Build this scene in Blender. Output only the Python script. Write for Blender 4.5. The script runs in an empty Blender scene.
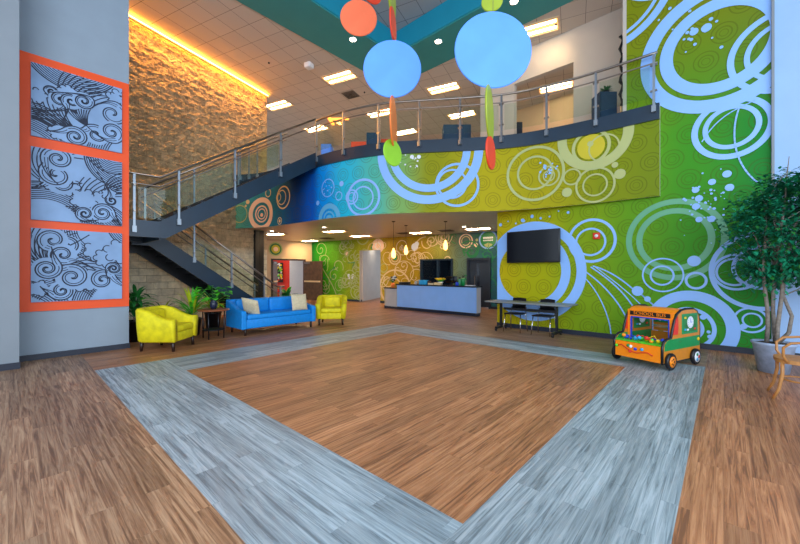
import bpy, bmesh, math, random
from mathutils import Vector, Matrix
from math import sin, cos, pi, radians as R
scene = bpy.context.scene
COL = scene.collection

# ------------------------------------------------------------------ camera
YAW = R(42.3)
cam_d = bpy.data.cameras.new('camera'); cam = bpy.data.objects.new('camera', cam_d); COL.objects.link(cam)
cam_d.sensor_width = 36; cam_d.lens = 356/800*36; cam_d.clip_start = .05; cam_d.clip_end = 200
cam.location = (0, 0, 1.5); cam.rotation_euler = (pi/2, 0, YAW)
scene.camera = cam
# ------------------------------------------------------------------ world and light
world = bpy.data.worlds.new('world'); scene.world = world; world.use_nodes = True
wn = world.node_tree.nodes; wl = world.node_tree.links
bg = wn['Background']; bg.inputs[0].default_value = (.70, .83, 1.0, 1); bg.inputs[1].default_value = 1.15
scene.view_settings.view_transform = 'Standard'; scene.view_settings.look = 'None'
scene.cycles.transparent_max_bounces = 24; scene.view_settings.gamma = 1; scene.view_settings.use_curve_mapping = False
scene.view_settings.exposure = 0.45
DIFF_STR = 18.0        # ceiling light diffusers
SOFFIT_STR = 60.0
COVE_STR = 34.0

def area(name, loc, rot, sx, sy, power, color):
    l = bpy.data.lights.new(name, 'AREA'); l.shape = 'RECTANGLE'; l.size = sx; l.size_y = sy; l.energy = power; l.color = color
    o = bpy.data.objects.new(name, l); COL.objects.link(o); o.location = loc; o.rotation_euler = rot
    return o
def spot(name, loc, target, power, color, size=70, blend=.8, rad=.06):
    l = bpy.data.lights.new(name, 'SPOT'); l.energy = power; l.color = color; l.spot_size = R(size); l.spot_blend = blend; l.shadow_soft_size = rad
    o = bpy.data.objects.new(name, l); COL.objects.link(o); o.location = loc
    o.rotation_euler = (Vector(target)-Vector(loc)).to_track_quat('-Z', 'Y').to_euler()
    return o
# daylight through the tall lobby windows behind the viewer
area('window_daylight', (2.0, -4.5, 4.2), (R(86), 0, R(38)), 8, 6, 620, (.80, .90, 1))
area('window_daylight_side', (5.5, 2.5, 3.6), (R(90), 0, R(90)), 7, 5, 240, (.76, .88, 1))

# ------------------------------------------------------------------ geometry helpers
def ray(px):
    s = (px-400)/356
    return Vector((-sin(YAW)+cos(YAW)*s, cos(YAW)+sin(YAW)*s))
def at_z(px, py, z):
    D = (z-1.5)*356/(272-py); r = ray(px)*D; return Vector((r.x, r.y, z))
def at_D(px, py, D):
    r = ray(px)*D; return Vector((r.x, r.y, 1.5+(272-py)*D/356))
def at_Y(px, py, Y): return at_D(px, py, Y/ray(px).y)
def at_X(px, py, X): return at_D(px, py, X/ray(px).x)
def at_line(px, py, a, b):
    a = Vector(a[:2]); b = Vector(b[:2]); d = b-a; r = ray(px)
    det = r.x*(-d.y)+d.x*r.y
    D = (a.x*(-d.y)+d.x*a.y)/det
    return at_D(px, py, D)
def s2l(c):
    c = c/255.
    return c/12.92 if c <= .04045 else ((c+.055)/1.055)**2.4
def rgb(r, g, b): return (s2l(r), s2l(g), s2l(b), 1)

class MB:
    def __init__(s): s.v = []; s.f = []; s.m = []; s.uv = []; s.sm = []
    def poly(s, pts, m=0, uv=None, smooth=False):
        i = len(s.v); s.v += [Vector(p) for p in pts]; s.f.append(list(range(i, i+len(pts)))); s.m.append(m); s.uv.append(uv); s.sm.append(smooth)
        return s
    def mesh(s, verts, faces, m=0, smooth=False):
        i = len(s.v); s.v += [Vector(p) for p in verts]
        for f in faces: s.f.append([k+i for k in f]); s.m.append(m); s.uv.append(None); s.sm.append(smooth)
        return s
    def bm(s, b, M=None, m=0, smooth=False):
        b.verts.ensure_lookup_table(); b.verts.index_update()
        vs = [(M @ v.co) if M else v.co.copy() for v in b.verts]
        s.mesh(vs, [[v.index for v in f.verts] for f in b.faces], m, smooth); b.free(); return s
    def box(s, c, d, rz=0, bev=0, m=0, M=None, seg=2):
        b = bmesh.new(); bmesh.ops.create_cube(b, size=1)
        for v in b.verts: v.co = Vector((v.co.x*d[0], v.co.y*d[1], v.co.z*d[2]))
        if bev: bmesh.ops.bevel(b, geom=b.edges[:], offset=bev, segments=seg, affect='EDGES', profile=.5)
        T = Matrix.Translation(c) @ Matrix.Rotation(rz, 4, 'Z')
        if M: T = M @ T
        return s.bm(b, T, m, bool(bev) and seg > 1)
    def bar(s, a, b_, w, h, m=0):
        """a rectangular bar from a to b, w across, h tall"""
        a = Vector(a); b_ = Vector(b_); d = (b_-a); L = d.length; d.normalize()
        x = d.cross(Vector((0, 0, 1)));
        if x.length < 1e-4: x = Vector((1, 0, 0))
        x.normalize(); z = x.cross(d)
        q = [x*sx*w/2+z*sz*h/2 for sx, sz in ((-1, -1), (1, -1), (1, 1), (-1, 1))]
        s.mesh([a+p for p in q]+[b_+p for p in q], [(3, 2, 1, 0), (4, 5, 6, 7), (0, 1, 5, 4), (1, 2, 6, 5), (2, 3, 7, 6), (3, 0, 4, 7)], m); return s
    def tube(s, pts, r, n=8, m=0, cap=True):
        pts = [Vector(p) for p in pts]; rs = r if isinstance(r, (list, tuple)) else [r]*len(pts)
        rings = []; up = None
        for i, p in enumerate(pts):
            t = (pts[min(i+1, len(pts)-1)]-pts[max(i-1, 0)]).normalized()
            if up is None:
                up = Vector((0, 0, 1)) if abs(t.z) < .9 else Vector((1, 0, 0))
            x = t.cross(up).normalized(); y = x.cross(t).normalized(); up = y
            rings.append([p+(x*cos(2*pi*k/n)+y*sin(2*pi*k/n))*rs[i] for k in range(n)])
        vs = [v for rg in rings for v in rg]; fs = []
        for i in range(len(pts)-1):
            for k in range(n):
                a = i*n+k; b = i*n+(k+1) % n; fs.append((a, b, b+n, a+n))
        if cap: fs.append(list(range(n))[::-1]); fs.append([(len(pts)-1)*n+k for k in range(n)])
        return s.mesh(vs, fs, m, True)
    def lathe(s, prof, c=(0, 0, 0), n=24, m=0, M=None, smooth=True):
        vs = []; fs = []; c = Vector(c)
        for r, z in prof:
            for k in range(n): vs.append(Vector((r*cos(2*pi*k/n), r*sin(2*pi*k/n), z)))
        for i in range(len(prof)-1):
            for k in range(n):
                a = i*n+k; b = i*n+(k+1) % n; fs.append((a, b, b+n, a+n))
        if prof[0][0] > 1e-4: fs.append(list(range(n))[::-1])
        if prof[-1][0] > 1e-4: fs.append([(len(prof)-1)*n+k for k in range(n)])
        if M: vs = [M @ v for v in vs]
        return s.mesh([v+c for v in vs], fs, m, smooth)
    def prism(s, poly, t, M, m=0):
        """2D polygon (x,y) extruded by t along local z, placed by matrix M"""
        n = len(poly)
        vs = [M @ Vector((x, y, 0)) for x, y in poly]+[M @ Vector((x, y, t)) for x, y in poly]
        fs = [list(range(n))[::-1], list(range(n, 2*n))]+[(i, (i+1) % n, n+(i+1) % n, n+i) for i in range(n)]
        return s.mesh(vs, fs, m)
    def build(s, name, mats, parent=None, local=False, kind=None):
        me = bpy.data.meshes.new(name)
        vs = s.v
        if parent is not None and not local:
            Mi = ROOTM[parent.name].inverted(); vs = [Mi @ v for v in vs]
        me.from_pydata([tuple(v) for v in vs], [], s.f)
        if not isinstance(mats, (list, tuple)): mats = [mats]
        for m in mats: me.materials.append(m)
        me.polygons.foreach_set('material_index', s.m); me.polygons.foreach_set('use_smooth', s.sm)
        if any(u is not None for u in s.uv):
            ul = me.uv_layers.new(name='UVMap')
            for p, u in zip(me.polygons, s.uv):
                if u is not None:
                    for li, q in zip(p.loop_indices, u): ul.data[li].uv = q
        me.update()
        o = bpy.data.objects.new(name, me); COL.objects.link(o)
        if parent is not None: o.parent = parent; ROOTM[o.name] = ROOTM[parent.name] if True else None
        else: ROOTM[o.name] = Matrix.Identity(4)
        if kind: o['kind'] = kind
        return o
ROOTM = {}
def tag(o, label, cat, group=None, kind=None):
    o['label'] = label; o['category'] = cat
    if group: o['group'] = group
    if kind: o['kind'] = kind
    return o
def thing(name, loc, rz, label, cat, group=None):
    o = bpy.data.objects.new(name, None); COL.objects.link(o); o.empty_display_size = .1
    o.location = loc; o.rotation_euler = (0, 0, rz)
    ROOTM[o.name] = Matrix.Translation(loc) @ Matrix.Rotation(rz, 4, 'Z')
    return tag(o, label, cat, group)
def copy_tree(o, parent=None):
    c = o.copy(); COL.objects.link(c)
    if parent is not None: c.parent = parent
    for ch in list(o.children): copy_tree(ch, c)
    return c
def copy_thing(o, loc, rz, label, group=None):
    c = copy_tree(o); c.location = loc; c.rotation_euler = (0, 0, rz); c['label'] = label
    if group: c['group'] = group
    return c
def struct(mb, name, mats): return mb.build(name, mats, kind='structure')

# ------------------------------------------------------------------ materials
def newmat(name):
    m = bpy.data.materials.new(name); m.use_nodes = True
    return m, m.node_tree.nodes, m.node_tree.links, m.node_tree.nodes['Principled BSDF']
def mat(name, c, rough=.5, metal=0, var=.08, scale=12, bump=0, bscale=40, spec=.5, coat=0):
    m, n, l, p = newmat(name)
    p.inputs['Roughness'].default_value = rough; p.inputs['Metallic'].default_value = metal
    p.inputs['Specular IOR Level'].default_value = spec; p.inputs['Coat Weight'].default_value = coat
    tc = n.new('ShaderNodeTexCoord')
    nz = n.new('ShaderNodeTexNoise'); nz.inputs['Scale'].default_value = scale; nz.inputs['Detail'].default_value = 3
    l.new(tc.outputs['Object'], nz.inputs['Vector'])
    cr = n.new('ShaderNodeValToRGB'); l.new(nz.outputs['Fac'], cr.inputs[0])
    cr.color_ramp.elements[0].position = .3; cr.color_ramp.elements[1].position = .7
    cr.color_ramp.elements[0].color = tuple(x*(1-var) for x in c[:3])+(1,); cr.color_ramp.elements[1].color = tuple(min(1, x*(1+var)) for x in c[:3])+(1,)
    l.new(cr.outputs[0], p.inputs['Base Color'])
    if bump:
        b = n.new('ShaderNodeBump'); b.inputs['Strength'].default_value = bump; b.inputs['Distance'].default_value = .01
        n2 = n.new('ShaderNodeTexNoise'); n2.inputs['Scale'].default_value = bscale; n2.inputs['Detail'].default_value = 4
        l.new(tc.outputs['Object'], n2.inputs['Vector']); l.new(n2.outputs['Fac'], b.inputs['Height']); l.new(b.outputs[0], p.inputs['Normal'])
    return m
def emis(name, c, st):
    m, n, l, p = newmat(name)
    p.inputs['Base Color'].default_value = c; p.inputs['Emission Color'].default_value = c; p.inputs['Emission Strength'].default_value = st
    return m
def glassmat(name, tint):
    m, n, l, p = newmat(name)
    out = n['Material Output']; n.remove(p)
    tr = n.new('ShaderNodeBsdfTransparent'); tr.inputs[0].default_value = tint
    gl = n.new('ShaderNodeBsdfGlossy'); gl.inputs['Roughness'].default_value = .03
    fr = n.new('ShaderNodeFresnel'); fr.inputs[0].default_value = 1.3
    mn = n.new('ShaderNodeMath'); mn.operation = 'MINIMUM'; mn.inputs[1].default_value = .10; l.new(fr.outputs[0], mn.inputs[0])
    mx = n.new('ShaderNodeMixShader'); l.new(mn.outputs[0], mx.inputs[0]); l.new(tr.outputs[0], mx.inputs[1]); l.new(gl.outputs[0], mx.inputs[2])
    l.new(mx.outputs[0], out.inputs[0]); return m
def plank(name, c1, c2, cdark, along_y, rough):
    m, n, l, p = newmat(name)
    tc = n.new('ShaderNodeTexCoord'); mp = n.new('ShaderNodeMapping'); l.new(tc.outputs['Object'], mp.inputs[0])
    if along_y: mp.inputs['Rotation'].default_value = (0, 0, R(90))
    br = n.new('ShaderNodeTexBrick'); l.new(mp.outputs[0], br.inputs['Vector'])
    br.inputs['Scale'].default_value = 1; br.inputs['Brick Width'].default_value = 1.22; br.inputs['Row Height'].default_value = .155
    br.inputs['Mortar Size'].default_value = .0022; br.inputs['Mortar Smooth'].default_value = .3; br.offset = .37; br.offset_frequency = 2
    br.inputs['Color1'].default_value = (0, 0, 0, 1); br.inputs['Color2'].default_value = (1, 1, 1, 1); br.inputs['Mortar'].default_value = (.3, .3, .3, 1)
    # grain: noise stretched along the plank, offset per plank
    mp2 = n.new('ShaderNodeMapping'); l.new(mp.outputs[0], mp2.inputs[0]); mp2.inputs['Scale'].default_value = (1.0, 24, 1)
    ad = n.new('ShaderNodeVectorMath'); ad.operation = 'ADD'; sc = n.new('ShaderNodeVectorMath'); sc.operation = 'SCALE'; sc.inputs['Scale'].default_value = 7
    l.new(br.outputs['Color'], sc.inputs[0]); l.new(mp2.outputs[0], ad.inputs[0]); l.new(sc.outputs[0], ad.inputs[1])
    g = n.new('ShaderNodeTexNoise'); l.new(ad.outputs[0], g.inputs['Vector']); g.inputs['Scale'].default_value = 1.5; g.inputs['Detail'].default_value = 6; g.inputs['Roughness'].default_value = .68; g.inputs['Distortion'].default_value = .8
    rp = n.new('ShaderNodeValToRGB'); l.new(g.outputs['Fac'], rp.inputs[0]); e = rp.color_ramp.elements
    e[0].position = .37; e[0].color = cdark; e[1].position = .62; e[1].color = c2
    e2 = rp.color_ramp.elements.new(.46); e2.color = c1
    # tone per plank
    hv = n.new('ShaderNodeHueSaturation'); l.new(rp.outputs[0], hv.inputs['Color'])
    mr = n.new('ShaderNodeMapRange'); l.new(br.outputs['Color'], mr.inputs[0]); mr.inputs['To Min'].default_value = .82; mr.inputs['To Max'].default_value = 1.24
    l.new(mr.outputs[0], hv.inputs['Value'])
    big = n.new('ShaderNodeTexNoise'); l.new(tc.outputs['Object'], big.inputs['Vector']); big.inputs['Scale'].default_value = .9; big.inputs['Detail'].default_value = 3
    mr2 = n.new('ShaderNodeMapRange'); l.new(big.outputs['Fac'], mr2.inputs[0]); mr2.inputs['From Min'].default_value = .3; mr2.inputs['From Max'].default_value = .7
    mr2.inputs['To Min'].default_value = .88; mr2.inputs['To Max'].default_value = 1.1
    mm = n.new('ShaderNodeVectorMath'); mm.operation = 'SCALE'; l.new(hv.outputs[0], mm.inputs[0]); l.new(mr2.outputs[0], mm.inputs['Scale'])
    l.new(mm.outputs[0], p.inputs['Base Color'])
    rr = n.new('ShaderNodeMapRange'); l.new(g.outputs['Fac'], rr.inputs[0]); rr.inputs['To Min'].default_value = rough+.12; rr.inputs['To Max'].default_value = rough-.08
    l.new(rr.outputs[0], p.inputs['Roughness'])
    b = n.new('ShaderNodeBump'); b.inputs['Strength'].default_value = .35; b.inputs['Distance'].default_value = .004
    l.new(g.outputs['Fac'], b.inputs['Height']); l.new(b.outputs[0], p.inputs['Normal'])
    return m
def ramp_uv(name, stops, scale_u, rough=.45, vtint=None, pattern=True, pitch=.52):
    """printed wall covering: colour runs with the horizontal UV, faint double rings repeat over it"""
    m, n, l, p = newmat(name); p.inputs['Roughness'].default_value = .62; p.inputs['Specular IOR Level'].default_value = .22
    uv = n.new('ShaderNodeUVMap'); sx = n.new('ShaderNodeSeparateXYZ'); l.new(uv.outputs[0], sx.inputs[0])
    mr = n.new('ShaderNodeMapRange'); l.new(sx.outputs[0], mr.inputs[0]); mr.inputs['From Min'].default_value = scale_u[0]; mr.inputs['From Max'].default_value = scale_u[1]
    cr = n.new('ShaderNodeValToRGB'); l.new(mr.outputs[0], cr.inputs[0]); cr.color_ramp.interpolation = 'EASE'
    el = cr.color_ramp.elements; el[0].position = stops[0][0]; el[0].color = stops[0][1]; el[1].position = stops[-1][0]; el[1].color = stops[-1][1]
    for q, c in stops[1:-1]: e = el.new(q); e.color = c
    col = cr.outputs[0]
    if vtint:
        v0, v1, c = vtint
        m2 = n.new('ShaderNodeMapRange'); l.new(sx.outputs[1], m2.inputs[0]); m2.inputs['From Min'].default_value = v0; m2.inputs['From Max'].default_value = v1; m2.inputs['To Max'].default_value = .8
        mx = n.new('ShaderNodeMix'); mx.data_type = 'RGBA'; l.new(m2.outputs[0], mx.inputs[0]); l.new(col, mx.inputs[6]); mx.inputs[7].default_value = c; col = mx.outputs[2]
    if pattern:
        def math_(op, a, b=None):
            k = n.new('ShaderNodeMath'); k.operation = op
            for i, q in enumerate((a, b)):
                if q is None: continue
                if isinstance(q, (int, float)): k.inputs[i].default_value = q
                else: l.new(q, k.inputs[i])
            return k.outputs[0]
        cx = math_('DIVIDE', sx.outputs[0], pitch); cy = math_('DIVIDE', sx.outputs[1], pitch*.86)
        row = math_('FLOOR', cy); odd = math_('MODULO', row, 2.0); odd = math_('ABSOLUTE', odd)
        cx2 = math_('ADD', cx, math_('MULTIPLY', odd, .5))
        fx = math_('SUBTRACT', math_('FRACT', cx2), .5); fy = math_('MULTIPLY', math_('SUBTRACT', math_('FRACT', cy), .5), .86)
        d = math_('SQRT', math_('ADD', math_('MULTIPLY', fx, fx), math_('MULTIPLY', fy, fy)))
        a = math_('LESS_THAN', math_('ABSOLUTE', math_('SUBTRACT', d, .36)), .022)
        b = math_('LESS_THAN', math_('ABSOLUTE', math_('SUBTRACT', d, .22)), .022)
        c_ = math_('LESS_THAN', math_('ABSOLUTE', math_('SUBTRACT', d, .12)), .014)
        f = math_('MAXIMUM', math_('MAXIMUM', a, b), c_)
        mx = n.new('ShaderNodeMix'); mx.data_type = 'RGBA'; l.new(math_('MULTIPLY', f, .36), mx.inputs[0]); l.new(col, mx.inputs[6])
        mx.inputs[7].default_value = (.06, .06, .0, 1); col = mx.outputs[2]
    l.new(col, p.inputs['Base Color']); return m
def tilemat(name, c, line, ang, off, gap=.022):
    m, n, l, p = newmat(name); p.inputs['Roughness'].default_value = .8
    tc = n.new('ShaderNodeTexCoord'); mp = n.new('ShaderNodeMapping'); mp.vector_type = 'TEXTURE'
    l.new(tc.outputs['Object'], mp.inputs[0]); mp.inputs['Rotation'].default_value = (0, 0, ang); mp.inputs['Location'].default_value = off
    br = n.new('ShaderNodeTexBrick'); l.new(mp.outputs[0], br.inputs['Vector']); br.offset = 0; br.inputs['Scale'].default_value = 1
    br.inputs['Brick Width'].default_value = .61; br.inputs['Row Height'].default_value = .61; br.inputs['Mortar Size'].default_value = gap/2; br.inputs['Mortar Smooth'].default_value = 0
    br.inputs['Color1'].default_value = c; br.inputs['Color2'].default_value = tuple(x*.94 for x in c[:3])+(1,); br.inputs['Mortar'].default_value = line
    nz = n.new('ShaderNodeTexNoise'); nz.inputs['Scale'].default_value = 60; l.new(tc.outputs['Object'], nz.inputs['Vector'])
    b = n.new('ShaderNodeBump'); b.inputs['Strength'].default_value = .15; b.inputs['Distance'].default_value = .005; l.new(nz.outputs[0], b.inputs['Height']); l.new(b.outputs[0], p.inputs['Normal'])
    l.new(br.outputs['Color'], p.inputs['Base Color']); return m
def stonemat(name, c, smooth_c, ang):
    """split-face block above, smooth block on the lowest courses"""
    m, n, l, p = newmat(name); p.inputs['Roughness'].default_value = .85
    tc = n.new('ShaderNodeTexCoord'); uv = n.new('ShaderNodeUVMap')
    br = n.new('ShaderNodeTexBrick'); l.new(uv.outputs[0], br.inputs['Vector']); br.inputs['Scale'].default_value = 1
    br.inputs['Brick Width'].default_value = .4; br.inputs['Row Height'].default_value = .2; br.inputs['Mortar Size'].default_value = .006; br.inputs['Mortar Smooth'].default_value = .4
    br.inputs['Color1'].default_value = (.75, .75, .75, 1); br.inputs['Color2'].default_value = (1, 1, 1, 1); br.inputs['Mortar'].default_value = (.62, .62, .62, 1)
    nz = n.new('ShaderNodeTexNoise'); nz.inputs['Scale'].default_value = 5.5; nz.inputs['Detail'].default_value = 8; nz.inputs['Roughness'].default_value = .7; l.new(tc.outputs['Object'], nz.inputs['Vector'])
    vo = n.new('ShaderNodeTexVoronoi'); vo.inputs['Scale'].default_value = 9; l.new(tc.outputs['Object'], vo.inputs['Vector'])
    sx = n.new('ShaderNodeSeparateXYZ'); l.new(tc.outputs['Object'], sx.inputs[0])
    up = n.new('ShaderNodeMapRange'); l.new(sx.outputs[2], up.inputs[0]); up.inputs['From Min'].default_value = 2.2; up.inputs['From Max'].default_value = 2.45
    cr = n.new('ShaderNodeMix'); cr.data_type = 'RGBA'; l.new(up.outputs[0], cr.inputs[0]); cr.inputs[6].default_value = smooth_c; cr.inputs[7].default_value = c
    mu = n.new('ShaderNodeMix'); mu.data_type = 'RGBA'; mu.blend_type = 'MULTIPLY'; mu.inputs[0].default_value = 1; l.new(cr.outputs[2], mu.inputs[6]); l.new(br.outputs['Color'], mu.inputs[7])
    nr = n.new('ShaderNodeMapRange'); l.new(nz.outputs['Fac'], nr.inputs[0]); nr.inputs['From Min'].default_value = .3; nr.inputs['From Max'].default_value = .7; nr.inputs['To Min'].default_value = .7; nr.inputs['To Max'].default_value = 1.2
    ms = n.new('ShaderNodeVectorMath'); ms.operation = 'SCALE'; l.new(mu.outputs[2], ms.inputs[0]); l.new(nr.outputs[0], ms.inputs['Scale'])
    l.new(ms.outputs[0], p.inputs['Base Color'])
    ml = n.new('ShaderNodeMath'); ml.operation = 'MULTIPLY'; l.new(nz.outputs['Fac'], ml.inputs[0]); l.new(up.outputs[0], ml.inputs[1])
    bm_ = n.new('ShaderNodeMath'); bm_.operation = 'MULTIPLY'; l.new(br.outputs['Fac'], bm_.inputs[0]); bm_.inputs[1].default_value = -.25
    ad = n.new('ShaderNodeMath'); ad.operation = 'ADD'; l.new(ml.outputs[0], ad.inputs[0]); l.new(bm_.outputs[0], ad.inputs[1])
    b = n.new('ShaderNodeBump'); b.inputs['Strength'].default_value = 1; b.inputs['Distance'].default_value = .16; l.new(ad.outputs[0], b.inputs['Height']); l.new(b.outputs[0], p.inputs['Normal'])
    return m
W = dict(
 paintgrey=mat('paint_pale_grey', rgb(140, 154, 168), .6, var=.03, scale=3),
 endwall=mat('paint_white_daylit', rgb(150, 186, 230), .6, var=.03, scale=3),  # white wall; the blue of bright daylight is put into its colour
 columngrey=mat('paint_grey_column', rgb(130, 138, 146), .6, var=.03, scale=3),
 white=mat('paint_warm_white', rgb(190, 182, 172), .6, var=.03, scale=2),
 beige=mat('paint_beige', rgb(214, 186, 150), .6, var=.03, scale=2),
 soffit=mat('soffit_paint', rgb(214, 204, 192), .35, var=.03, scale=2),
 orange=mat('orange_board', (.86, .075, .0, 1), .5, var=.04, scale=3),
 canvas=mat('canvas_blue_grey', rgb(130, 160, 198), .6, var=.12, scale=2.5),
 ink=mat('ink', rgb(22, 34, 58), .6, var=.1),
 teal=mat('teal_soffit', rgb(44, 138, 138), .6, var=.03, scale=2),
 tealbright=mat('teal_riser', rgb(14, 140, 168), .6, var=.03, scale=2),
 navy=mat('navy_steel', rgb(16, 42, 62), .35, .0, var=.12, scale=3),
 steel=mat('brushed_steel', rgb(150, 142, 134), .3, 1, var=.06, scale=30),
 post=mat('satin_steel', rgb(150, 160, 170), .38, .8, var=.05, scale=30),
 base=mat('dark_vinyl', rgb(28, 36, 52), .4, var=.1),
 black=mat('black_plastic', rgb(16, 18, 24), .35, var=.1),
 tread=mat('dark_tread', rgb(34, 38, 46), .5, var=.15),
 tv=mat('tv_screen', rgb(8, 10, 16), .12, var=.1),
 ring=mat('mural_white_daylit', rgb(140, 188, 252), .5, var=.03, scale=2),  # white print, with the cool daylight tint mixed into the base colour
 ringtan=mat('mural_tan', rgb(226, 200, 150), .5, var=.04, scale=2),
 ringpale=mat('mural_pale_olive', rgb(176, 184, 118), .5, var=.04, scale=2),
 ringteal=mat('mural_teal_white', rgb(96, 168, 128), .5, var=.05, scale=2),
 ringcyan=mat('mural_cyan', rgb(110, 186, 226), .5, var=.03, scale=2),
 greenpaint=mat('mural_green', rgb(30, 130, 44), .5, var=.05, scale=2),
 yellowpaint=mat('mural_yellow', rgb(196, 182, 20), .5, var=.04, scale=2),
 salmon=mat('mural_salmon', rgb(250, 214, 184), .5, var=.04, scale=2),
 yellow=mat('yellow_upholstery', rgb(222, 206, 4), .7, var=.16, scale=9, bump=.3, bscale=60),
 blue=mat('blue_upholstery', rgb(0, 138, 222), .55, var=.08, scale=14, bump=.2, bscale=60),
 cream=mat('cream_cushion', rgb(214, 196, 160), .8, var=.1, scale=20),
 darkwood=mat('dark_wood', rgb(44, 26, 18), .4, var=.2, scale=20),
 tabletop=mat('brown_tabletop', rgb(150, 82, 46), .3, var=.15, scale=8),
 doorwood=mat('door_walnut', rgb(92, 66, 40), .45, var=.3, scale=6),
 bentwood=mat('bentwood_oak', rgb(176, 122, 66), .4, var=.15, scale=12),
 desk=mat('desk_front_panel', rgb(136, 182, 244), .4, var=.03, scale=3),
 desksteel=mat('desk_side_panel', rgb(176, 176, 176), .35, var=.05, scale=3),
 counter=mat('dark_counter', rgb(40, 44, 56), .25, var=.15, scale=30),
 grey=mat('grey_laminate', rgb(120, 128, 132), .4, var=.05),
 chrome=mat('chrome', rgb(210, 214, 220), .15, 1, var=.02),
 zinc=mat('pot_zinc', rgb(150, 168, 196), .55, .0, var=.15, scale=14, bump=.3),
 bark=mat('bark', rgb(126, 118, 110), .8, var=.3, scale=25, bump=.5),
 leaf=mat('ficus_leaf', rgb(26, 128, 92), .4, var=.45, scale=5),
 leaf2=mat('bright_leaf', rgb(80, 196, 40), .45, var=.35, scale=8),
 leaf3=mat('dark_leaf', rgb(40, 120, 52), .45, var=.35, scale=8),
 leaf4=mat('yellow_leaf', rgb(178, 190, 30), .45, var=.2, scale=8),
 soil=mat('soil', rgb(40, 30, 24), .9, var=.3, scale=40),
 vase=mat('dark_blue_vase', rgb(24, 34, 60), .25, var=.1),
 busorange=mat('bus_orange', rgb(250, 140, 16), .35, var=.03), 
 busbrown=mat('bus_tan', rgb(206, 128, 34), .4, var=.05),
 busgreen=mat('bus_green', rgb(16, 138, 70), .35, var=.05),
 red=mat('red_paint', rgb(216, 48, 26), .5, var=.04), bluep=mat('blue_plastic', rgb(24, 66, 200), .35, var=.04),
 cyanp=mat('cyan_plastic', rgb(40, 160, 220), .35, var=.04), yellowp=mat('yellow_plastic', rgb(240, 200, 20), .35, var=.04),
 whitep=mat('white_plastic', rgb(226, 230, 236), .4, var=.03),
 discblue=mat('disc_blue', rgb(86, 148, 250), .5, var=.06, scale=3), disccoral=mat('disc_coral', rgb(244, 112, 70), .5, var=.06, scale=3),
 discolive=mat('disc_olive', rgb(150, 168, 40), .5, var=.06, scale=3), discgreen=mat('disc_green', rgb(140, 196, 40), .5, var=.06, scale=3),
 discorange=mat('disc_orange', rgb(236, 124, 50), .5, var=.06, scale=3), discred=mat('disc_red', rgb(216, 58, 22), .5, var=.06, scale=3),
 wood2=mat('twig', rgb(90, 74, 58), .8, var=.2),
 ventdark=mat('vent_dark', rgb(84, 74, 66), .6, var=.1), ventframe=mat('vent_frame', rgb(150, 140, 130), .6, var=.05),
 cubicle=mat('cubicle_blue', rgb(24, 62, 92), .7, var=.1), cubered=mat('panel_orange_red', rgb(220, 78, 34), .6, var=.05),
 doorblue=mat('door_dark_blue', rgb(34, 46, 62), .35, var=.15, scale=4), greywall=mat('corridor_grey', rgb(186, 178, 168), .6, var=.05, scale=2),
 glassdark=mat('dark_window', rgb(20, 28, 44), .08, var=.2, scale=2),
)
GL = glassmat('rail_glass', (.90, .95, .90, 1))
GLW = glassmat('window_glass', (.6, .72, .8, 1))
LAMP = emis('lamp_diffuser', (1, .80, .52, 1), DIFF_STR)
LAMP2 = emis('soffit_lamp_diffuser', (1, .72, .42, 1), SOFFIT_STR)
COVE = emis('cove_strip', (1, .38, .04, 1), COVE_STR)
PEND = emis('pendant_glow', (1, .52, .14, 1), 3.2)
DOWN = emis('downlight_glow', (1, .86, .66, 1), 16)
LENS = emis('lamp_lens', (1, .52, .18, 1), .9)
LAMPFRAME = mat('lamp_frame', rgb(220, 190, 150), .5, var=.02)

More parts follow.
